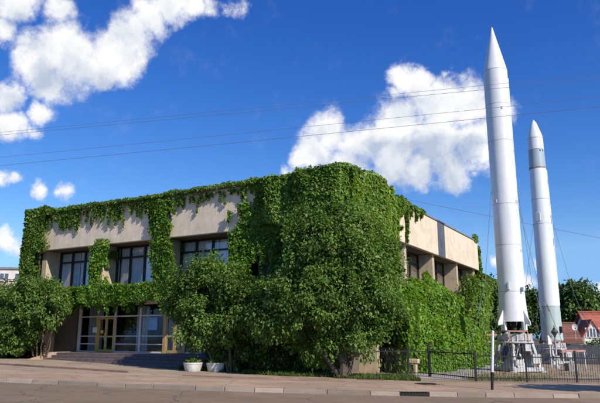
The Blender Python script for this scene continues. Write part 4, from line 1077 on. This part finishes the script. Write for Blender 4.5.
# concrete block
blk = MB().prism([(-.36, -.28, 0), (.36, -.28, 0), (.33, -.22, .5), (.2, -.2, .56), (-.28, -.2, .52), (-.34, -.24, .4)], (0, .5, 0)).build('concrete_block', M['tan_block'], None, .03)
blk.location = (17.9, 41.9, zg(17.9) - .02); blk.rotation_euler = (0, 0, R(14)); tag(blk, 'rough grey concrete block on the bare yard in front of the grey wall', 'concrete block')
# grey wall behind
gf = empty('board_fence', (13.0, 61.5, -.62), 0, 'long dark grey board fence behind the rockets', 'fence')
ln = 34.0; a0 = math.atan2(-1.2, 12)
gf.rotation_euler = (0, 0, -.367)
x = 0; mbp = MB(); k = 0
while x < ln:
    w = .16; mbp.box(x, x+w-.012, -.02 + .006*(k % 2), .02, -.5 , 1.58 + rnd.uniform(-.012, .012), val=rnd.random()); x += w; k += 1
mbp.build('board_panel', M['grey_fence'], gf)
MB().box(0, ln, .024, .08, 1.2, 1.3).box(0, ln, .024, .08, .1, .2).box(0, ln, -.05, .06, 1.6, 1.64).build('rail', M['grey_fence'], gf)
for q in range(12): MB().box(q*3-.05, q*3+.05, .083, .18, -.4, 1.57).build('post', M['grey_fence'], gf)

# ------------------------------------------------------------------ houses on the right
def gable_house(name, label, x, y, z, rz, w, dpt, hw, hr, wall, roofm, over=.35):
    root = empty(name, (x, y, z), rz, label, 'house')
    MB().prism([(0, 0, -.3), (w, 0, -.3), (w, 0, hw), (0, 0, hw)], (0, dpt, 0)).prism([(0.001, .15, hw), (0.001, dpt-.15, hw), (0.001, dpt/2, hw+hr-.25)], (w-.002, 0, 0)).build('wall', wall, root)
    rf = MB()
    rows = 9
    for sgn in (0, 1):
        for i in range(rows):           # tile courses, each lapping the next
            f0, f1 = i / rows, (i + 1.12) / rows
            f1 = min(f1, 1.0)
            y0 = -over + (dpt/2 + over) * f0; y1 = -over + (dpt/2 + over) * f1
            z0 = hw - over*hr/(dpt/2) * (1 - 0) + (hr + over*hr/(dpt/2)) * f0; z1 = hw - over*hr/(dpt/2) + (hr + over*hr/(dpt/2)) * f1
            if sgn: y0, y1 = dpt - y0, dpt - y1
            lift = .05
            rf.add([(-over, y0, z0+lift), (w+over, y0, z0+lift), (w+over, y1, z1+.005), (-over, y1, z1+.005), (-over, y0, z0-.02), (w+over, y0, z0-.02), (w+over, y1, z1-.06), (-over, y1, z1-.06)],
                   [(0,1,2,3),(4,7,6,5),(0,4,5,1),(1,5,6,2),(2,6,7,3),(3,7,4,0)], val=rnd.random())
    rf.tube([(-over, dpt/2, hw+hr+.05), (w+over, dpt/2, hw+hr+.05)], .1, 8)
    ro = rf.build('roof', roofm, root)
    return root, ro
hs, hro = gable_house('house', 'low white house with a red tiled roof at the right edge', 33.0, 70.0, -.65, R(-4), 12, 7.5, 2.35, 2.9, M['house_wall'], M['roof_red'])
def win(root, x0, x1, z0, z1, n, y=-.03, fm=None):
    f = MB(); f.box(x0-.08, x1+.08, y-.05, y+.02, z0-.08, z0); f.box(x0-.08, x1+.08, y-.05, y+.02, z1, z1+.08)
    for k in range(n+1):
        xx = x0 + (x1-x0)*k/n; f.box(xx-.05, xx+.05, y-.045, y+.02, z0, z1)
    fo = f.build('window', fm or M['white_paint'], root)
    MB().box(x0, x1, y-.015, y, z0, z1).build('pane', M['far_glass'], fo); return fo
# glazed gable porch in front of the roof
pr = MB(); pr.prism([(-1.7, -1.2, -.2), (.1, -1.2, -.2), (.1, -1.2, 2.6), (-.8, -1.2, 4.1), (-1.7, -1.2, 2.6)], (0, 1.6, 0)).build('porch', M['house_wall'], hs)
MB().prism([(-2.0, -1.4, 2.35), (-1.85, -1.4, 2.35), (-.8, -1.4, 4.12), (-.8, -1.4, 4.3)], (0, 3, 0)).prism([(.4, -1.4, 2.35), (.25, -1.4, 2.35), (-.8, -1.4, 4.121), (-.8, -1.4, 4.301)], (0, 3, 0)).build('porch_roof', M['roof_red'], hs)
win(hs, -1.5, -.1, 2.4, 3.3, 4, -1.23); win(hs, 1.2, 2.4, .9, 2.1, 2); win(hs, 4.2, 5.4, .9, 2.1, 2); win(hs, 7.2, 8.4, .9, 2.1, 2)
ch = MB().box(5, 5.6, 3.2, 3.8, 4.2, 6.1).box(4.95, 5.65, 3.15, 3.85, 6.1, 6.22).build('chimney', M['house_wall'], hro)
h2, h2r = gable_house('house', 'small house with a brown roof just left of the red roofed house', 26.9, 67.0, -.6, R(-10), 2.7, 5.0, 1.9, 1.9, M['house_wall'], M['roof_brown'])
win(h2, .8, 1.8, .7, 1.6, 2)
dish = empty('satellite_dish', (28.8, 65.6, 1.5), R(-20), 'white satellite dish standing above the small brown roof', 'satellite dish')
mbd = MB(); vs = []; fs = []
for i in range(6):
    for k in range(20):
        a = 2*math.pi*k/20; rr_ = .34*i/5; vs.append((rr_*math.cos(a)*.85, -.25 + rr_*rr_*.5 * -1 + .1, 1.25 + rr_*math.sin(a)))
for i in range(5):
    for k in range(20): fs.append((i*20+k, i*20+(k+1) % 20, (i+1)*20+(k+1) % 20, (i+1)*20+k))
mbd.add(vs, fs, True).build('reflector', M['white_paint'], dish)
MB().tube([(0, 0, 0), (0, 0, 1.25), (0, -.15, 1.27)], .04, 8).build('mast', M['steel_pale'], dish)
MB().tube([(0, -.2, .85), (0, -.75, 1.1)], .015, 6).box(-.06, .06, -.82, -.72, 1.05, 1.17).build('feed_horn', M['steel_dark'], dish)

# ------------------------------------------------------------------ apartment block far left
ap = empty('apartment_block', (-86, 110, .4), R(6), 'pale pink five storey apartment block far behind at the left edge', 'building')
AW, AD, AH = 41.5, 13.0, 13.6
MB().box(0, AW, 0, AD, -1, AH).build('wall', M['apt_wall'], ap)
MB().box(-.2, AW+.2, -.25, AD+.2, AH+.002, AH+.35).box(24, 25, 4, 5, AH+.35, AH+1.4).box(33, 34, 5, 6, AH+.35, AH+1.2).tube([(36.5, 6, AH), (36.5, 6, AH+2)], .05, 6).build('roof', M['roof_edge'], ap)
for fl in range(5):
    z0 = .7 + fl*2.65
    x = 1.2; i = 0
    while x < AW - 2:
        bal = i % 3 == 2
        fo = MB().box(x-.08, x+1.58, -.06, .02, z0-.08, z0).box(x-.08, x+1.58, -.06, .02, z0+1.5, z0+1.58).box(x-.08, x, -.055, .02, z0, z0+1.5).box(x+1.5, x+1.58, -.055, .02, z0, z0+1.5).box(x+.7, x+.8, -.055, .02, z0, z0+1.5)
        f = fo.build('window', M['white_paint'], ap)
        MB().box(x, x+1.5, -.03, .0, z0, z0+1.5).build('pane', M['far_glass'], f)
        if bal and fl > 0:
            MB().box(x-.5, x+2.1, -1.0, -.07, z0-.75, z0-.6).box(x-.5, x+2.1, -1.0, -.94, z0-.6, z0+.3).box(x-.5, x-.44, -.94, -.07, z0-.6, z0+.3).box(x+2.04, x+2.1, -.94, -.07, z0-.6, z0+.3).build('balcony', M['apt_pink'], ap)
        x += 2.7; i += 1
for x in (8.6, 24.8): MB().box(x, x+.5, -.12, -.005, -1, AH-.1).build('pink_band', M['apt_pink'], ap)

# ------------------------------------------------------------------ overhead wires
WG = 'overhead wires across the street'
def wire(label, a, b, sag, r=.008, ext=2.2):
    a = Vector(a); b = Vector(b); d = b - a; A = a - d*ext; B = b + d*ext
    pts = []
    for i in range(61):
        f = i / 60; p = A.lerp(B, f); p.z += sag * ((2*f-1)**2) - sag*.04; pts.append(p)
    o = MB().tube(pts, r, 6).build('overhead_wire', M['cable'])
    tag(o, label, 'wire', WG)
wire('highest thin overhead wire crossing the sky above the museum', (-8.4, 16.4, 7.33), (6.5, 12.5, 7.33), .25, .0034)
wire('second overhead wire running close under the highest one', (-8.4, 16.4, 7.25), (6.5, 12.5, 7.22), .22, .0038)
wire('third overhead wire, upper of the lower pair', (-8.34, 16.4, 6.6), (6.3, 12.0, 6.6), .22, .0035)
wire('lowest overhead wire across the street', (-8.24, 16.2, 6.3), (6.1, 11.8, 6.3), .22, .0042)
wire('faint distant wire running behind the museum roof past the rockets', (13.34, 70, 17.28), (34.63, 70, 12.9), .1, .022, .7)

# ------------------------------------------------------------------ camera, sun, sky
cam = bpy.data.cameras.new('camera'); co = bpy.data.objects.new('camera', cam); col.objects.link(co)
cam.sensor_width = 36; cam.lens = 36 * 613 / 600; cam.clip_end = 4000; cam.clip_start = .1
co.location = (0, 0, 1.7); co.rotation_euler = (R(90 + 12.5), 0, 0)
scene.camera = co
SAZ, SEL = R(141), R(37)
sd = Vector((math.sin(SAZ)*math.cos(SEL), math.cos(SAZ)*math.cos(SEL), math.sin(SEL)))
sun = bpy.data.lights.new('sun', 'SUN'); sun.energy = 5.0; sun.angle = R(.55); sun.color = (1.0, .93, .82)
so = bpy.data.objects.new('sun', sun); col.objects.link(so)
so.rotation_euler = (-sd).to_track_quat('-Z', 'Y').to_euler(); so.location = sd * 60

wd = bpy.data.worlds.new('World'); scene.world = wd; wd.use_nodes = True
nt = wd.node_tree; nt.nodes.clear(); L = nt.links.new
out = nd(nt, 'ShaderNodeOutputWorld')
sky = nd(nt, 'ShaderNodeTexSky', sky_type='NISHITA'); sky.sun_disc = False; sky.sun_elevation = SEL; sky.sun_rotation = SAZ
sky.air_density = 1.0; sky.dust_density = .3; sky.ozone_density = 3.0; sky.altitude = 200
hsv = nd(nt, 'ShaderNodeHueSaturation', inp={'Saturation': 1.25, 'Value': 1.0, 'Hue': .508}); L(sky.outputs['Color'], hsv.inputs['Color'])
bg = nd(nt, 'ShaderNodeBackground', inp={'Strength': .14}); sp_ = nd(nt, 'ShaderNodeSeparateColor'); L(hsv.outputs['Color'], sp_.inputs[0])
cb_ = nd(nt, 'ShaderNodeCombineColor'); chan = []
for i_, (pw_, sc_) in enumerate(((1.4, .64), (1.204, .71), (.873, 1.309))):
    a_ = nd(nt, 'ShaderNodeMath', operation='POWER', inp={1: pw_}); L(sp_.outputs[i_], a_.inputs[0])
    b_ = nd(nt, 'ShaderNodeMath', operation='MULTIPLY', inp={1: sc_}); L(a_.outputs[0], b_.inputs[0]); chan.append(b_.outputs[0])
gB = nd(nt, 'ShaderNodeMath', operation='MULTIPLY', inp={1: .58}); L(chan[2], gB.inputs[0])
gG = nd(nt, 'ShaderNodeMath', operation='MINIMUM'); L(chan[1], gG.inputs[0]); L(gB.outputs[0], gG.inputs[1])
rG = nd(nt, 'ShaderNodeMath', operation='MULTIPLY', inp={1: .5}); L(gG.outputs[0], rG.inputs[0])
rR = nd(nt, 'ShaderNodeMath', operation='MINIMUM'); L(chan[0], rR.inputs[0]); L(rG.outputs[0], rR.inputs[1])
L(rR.outputs[0], cb_.inputs[0]); L(gG.outputs[0], cb_.inputs[1]); L(chan[2], cb_.inputs[2])
L(cb_.outputs[0], bg.inputs['Color'])
tc = nd(nt, 'ShaderNodeTexCoord')
nz = nd(nt, 'ShaderNodeVectorMath', operation='NORMALIZE'); L(tc.outputs['Generated'], nz.inputs[0])
# warp the direction a little so that cloud outlines billow
wn = nd(nt, 'ShaderNodeTexNoise', inp={'Scale': 9.0, 'Detail': 6.0, 'Roughness': .6}); L(nz.outputs[0], wn.inputs['Vector'])
ws = nd(nt, 'ShaderNodeVectorMath', operation='SUBTRACT'); L(wn.outputs['Color'], ws.inputs[0]); ws.inputs[1].default_value = (.5, .5, .5)
wm = nd(nt, 'ShaderNodeVectorMath', operation='SCALE'); L(ws.outputs[0], wm.inputs[0]); wm.inputs['Scale'].default_value = .09
wa = nd(nt, 'ShaderNodeVectorMath', operation='ADD'); L(nz.outputs[0], wa.inputs[0]); L(wm.outputs[0], wa.inputs[1])
CLOUDS = [(-0.3365, 0.8487, 0.408, 0.0602, 1.0),
          (-0.3794, 0.8351, 0.3983, 0.0531, 1.0),
          (-0.2865, 0.866, 0.4098, 0.0471, 1.0),
          (-0.2564, 0.8606, 0.4401, 0.0413, 1.0),
          (-0.3652, 0.8535, 0.3717, 0.037, 1.0),
          (-0.3048, 0.872, 0.383, 0.0265, 1.0),
          (-0.2286, 0.8529, 0.4693, 0.0383, 1.0),
          (-0.2015, 0.851, 0.485, 0.0281, 1.0),
          (-0.161, 0.8524, 0.4976, 0.0253, 1.0),
          (-0.1141, 0.8565, 0.5034, 0.021, 0.75),
          (-0.3987, 0.7913, 0.4635, 0.0426, 1.0),
          (-0.3523, 0.8103, 0.4682, 0.033, 1.0),
          (-0.4208, 0.8013, 0.4253, 0.0293, 1.0),
          (-0.1909, 0.8499, 0.4911, 0.0325, 1.0),
          (-0.1354, 0.8549, 0.5008, 0.0224, 0.75),
          (-0.0898, 0.8609, 0.5008, 0.0181, 0.75),
          (-0.4293, 0.8336, 0.3475, 0.0301, 1.0),
          (-0.419, 0.8336, 0.3599, 0.0192, 0.75),
          (-0.4271, 0.8503, 0.3076, 0.0305, 1.0),
          (-0.3897, 0.8619, 0.3244, 0.027, 1.0),
          (-0.4034, 0.8653, 0.2974, 0.0184, 0.75),
          (-0.437, 0.8715, 0.2225, 0.0195, 0.75),
          (-0.4202, 0.8785, 0.2273, 0.0127, 0.75),
          (-0.3878, 0.8949, 0.2207, 0.0159, 0.75),
          (-0.3553, 0.909, 0.2179, 0.0206, 0.75),
          (-0.4222, 0.8951, 0.1433, 0.0225, 1.0),
          (-0.4077, 0.9002, 0.1531, 0.0114, 0.75),
          (-0.402, 0.9068, 0.1271, 0.0114, 0.75),
          (-0.0244, 0.9645, 0.263, 0.0228, 0.75),
          (0.0081, 0.9585, 0.285, 0.0358, 1.0),
          (0.0518, 0.9444, 0.3246, 0.0484, 1.0),
          (0.0292, 0.9543, 0.2973, 0.0422, 1.0),
          (0.097, 0.9463, 0.3083, 0.0515, 1.0),
          (0.1599, 0.9325, 0.3239, 0.0602, 1.0),
          (0.2201, 0.9085, 0.3552, 0.0587, 1.0),
          (0.1644, 0.9056, 0.391, 0.0264, 1.0),
          (0.1478, 0.9141, 0.3776, 0.0157, 0.75),
          (0.2183, 0.891, 0.398, 0.0152, 0.75),
          (0.1891, 0.9052, 0.3807, 0.0279, 1.0),
          (0.2585, 0.8997, 0.3518, 0.0517, 1.0),
          (0.3044, 0.8904, 0.3384, 0.0328, 1.0),
          (0.2218, 0.9291, 0.296, 0.0687, 1.0),
          (0.1605, 0.9433, 0.2905, 0.0605, 1.0),
          (0.2689, 0.9148, 0.3013, 0.052, 1.0),
          (0.2463, 0.9334, 0.2611, 0.0373, 1.0),
          (0.1919, 0.9468, 0.2582, 0.0348, 1.0),
          (0.0812, 0.9599, 0.2685, 0.0389, 1.0),
          (0.2926, 0.9175, 0.2696, 0.0274, 1.0),
          (0.2447, 0.9579, 0.1501, 0.0155, 0.75),
          (0.3418, 0.9366, 0.0777, 0.0205, 0.75),
          (0.4291, 0.9003, 0.0732, 0.0152, 0.75),
          (0.3018, 0.9465, 0.1139, 0.0151, 0.75),
          (0.3693, 0.9237, 0.1021, 0.013, 0.75)]
GREY = [(0.1609, 0.9539, 0.2535, 0.0479, 1.0), (0.2225, 0.9422, 0.2504, 0.0533, 1.0), (0.2594, 0.9266, 0.2722, 0.037, 1.0), (0.0972, 0.9558, 0.2775, 0.0291, 1.0), (0.129, 0.9468, 0.2949, 0.0256, 1.0), (0.1993, 0.9393, 0.2793, 0.0378, 1.0), (-0.3391, 0.8637, 0.3729, 0.0377, 1.0), (-0.3778, 0.8477, 0.3723, 0.0282, 1.0), (-0.2982, 0.8763, 0.3783, 0.0267, 1.0), (-0.4015, 0.8024, 0.4415, 0.0215, 1.0), (-0.4253, 0.8397, 0.3376, 0.022, 1.0), (-0.4144, 0.9013, 0.1263, 0.0197, 0.75)]
def field(lst):
    acc = None
    for dx, dy, dz, rr_, st_ in lst:
        d = nd(nt, 'ShaderNodeVectorMath', operation='DISTANCE'); L(wa.outputs[0], d.inputs[0]); d.inputs[1].default_value = (dx, dy, dz)
        mr = nd(nt, 'ShaderNodeMapRange', inp={'From Min': 0.0, 'From Max': rr_ * 1.22, 'To Min': st_, 'To Max': 0.0}); L(d.outputs['Value'], mr.inputs['Value'])
        if acc is None: acc = mr.outputs[0]
        else:
            mx = nd(nt, 'ShaderNodeMath', operation='SMOOTH_MAX', inp={2: .12}); L(acc, mx.inputs[0]); L(mr.outputs[0], mx.inputs[1]); acc = mx.outputs[0]
    return acc
F = field(CLOUDS)
fn = nd(nt, 'ShaderNodeTexNoise', inp={'Scale': 20.0, 'Detail': 10.0, 'Roughness': .66}); L(nz.outputs[0], fn.inputs['Vector'])
f1 = nd(nt, 'ShaderNodeMath', operation='MULTIPLY_ADD', inp={1: 1.5, 2: -.75}); L(fn.outputs['Fac'], f1.inputs[0])
fk = nd(nt, 'ShaderNodeMapRange', inp={'From Min': .02, 'From Max': .30, 'To Min': .02, 'To Max': 1.0}); L(F, fk.inputs['Value'])
f3 = nd(nt, 'ShaderNodeMath', operation='MULTIPLY'); L(f1.outputs[0], f3.inputs[0]); L(fk.outputs[0], f3.inputs[1])
f2 = nd(nt, 'ShaderNodeMath', operation='ADD'); L(F, f2.inputs[0]); L(f3.outputs[0], f2.inputs[1])
mk = nd(nt, 'ShaderNodeMapRange', interpolation_type='SMOOTHSTEP', inp={'From Min': .10, 'From Max': .66}); L(f2.outputs[0], mk.inputs['Value'])
GF = field(GREY)  # grey patches paint the shade of the cloud bases
gn = nd(nt, 'ShaderNodeTexNoise', inp={'Scale': 15.0, 'Detail': 9.0, 'Roughness': .55}); L(wa.outputs[0], gn.inputs['Vector'])
go = nd(nt, 'ShaderNodeVectorMath', operation='ADD'); go.inputs[1].default_value = (.012, -.006, .020); L(wa.outputs[0], go.inputs[0])  # offset towards the sun: relief shading painted into the cloud colour
gn2 = nd(nt, 'ShaderNodeTexNoise', inp={'Scale': 15.0, 'Detail': 9.0, 'Roughness': .55}); L(go.outputs[0], gn2.inputs['Vector'])
gs = nd(nt, 'ShaderNodeMath', operation='SUBTRACT'); L(gn2.outputs['Fac'], gs.inputs[0]); L(gn.outputs['Fac'], gs.inputs[1])
gk = nd(nt, 'ShaderNodeMath', operation='MULTIPLY_ADD', inp={1: 2.0, 2: .06}); L(gs.outputs[0], gk.inputs[0])
g2 = nd(nt, 'ShaderNodeMath', operation='MULTIPLY_ADD', inp={1: 1.0}); L(GF, g2.inputs[0]); L(gk.outputs[0], g2.inputs[2])
gm = nd(nt, 'ShaderNodeMapRange', inp={'From Min': 0.0, 'From Max': .9}); L(g2.outputs[0], gm.inputs['Value'])
cr = ramp(nt, [(0.0, (1.0, 1.0, 1.0)), (.3, (.86, .89, .94)), (1.0, (.50, .58, .73))]); L(gm.outputs[0], cr.inputs['Fac'])
bc = nd(nt, 'ShaderNodeBackground', inp={'Strength': 1.0}); L(cr.outputs['Color'], bc.inputs['Color'])
ms = nd(nt, 'ShaderNodeMixShader'); L(mk.outputs[0], ms.inputs[0]); L(bg.outputs[0], ms.inputs[1]); L(bc.outputs[0], ms.inputs[2]); L(ms.outputs[0], out.inputs['Surface'])

scene.view_settings.view_transform = 'Standard'; scene.view_settings.look = 'None'; scene.view_settings.exposure = 0; scene.view_settings.gamma = 1
scene.render.engine = 'CYCLES'
scene.cycles.max_bounces = 6; scene.cycles.transparent_max_bounces = 10
scene.cycles.use_denoising = True
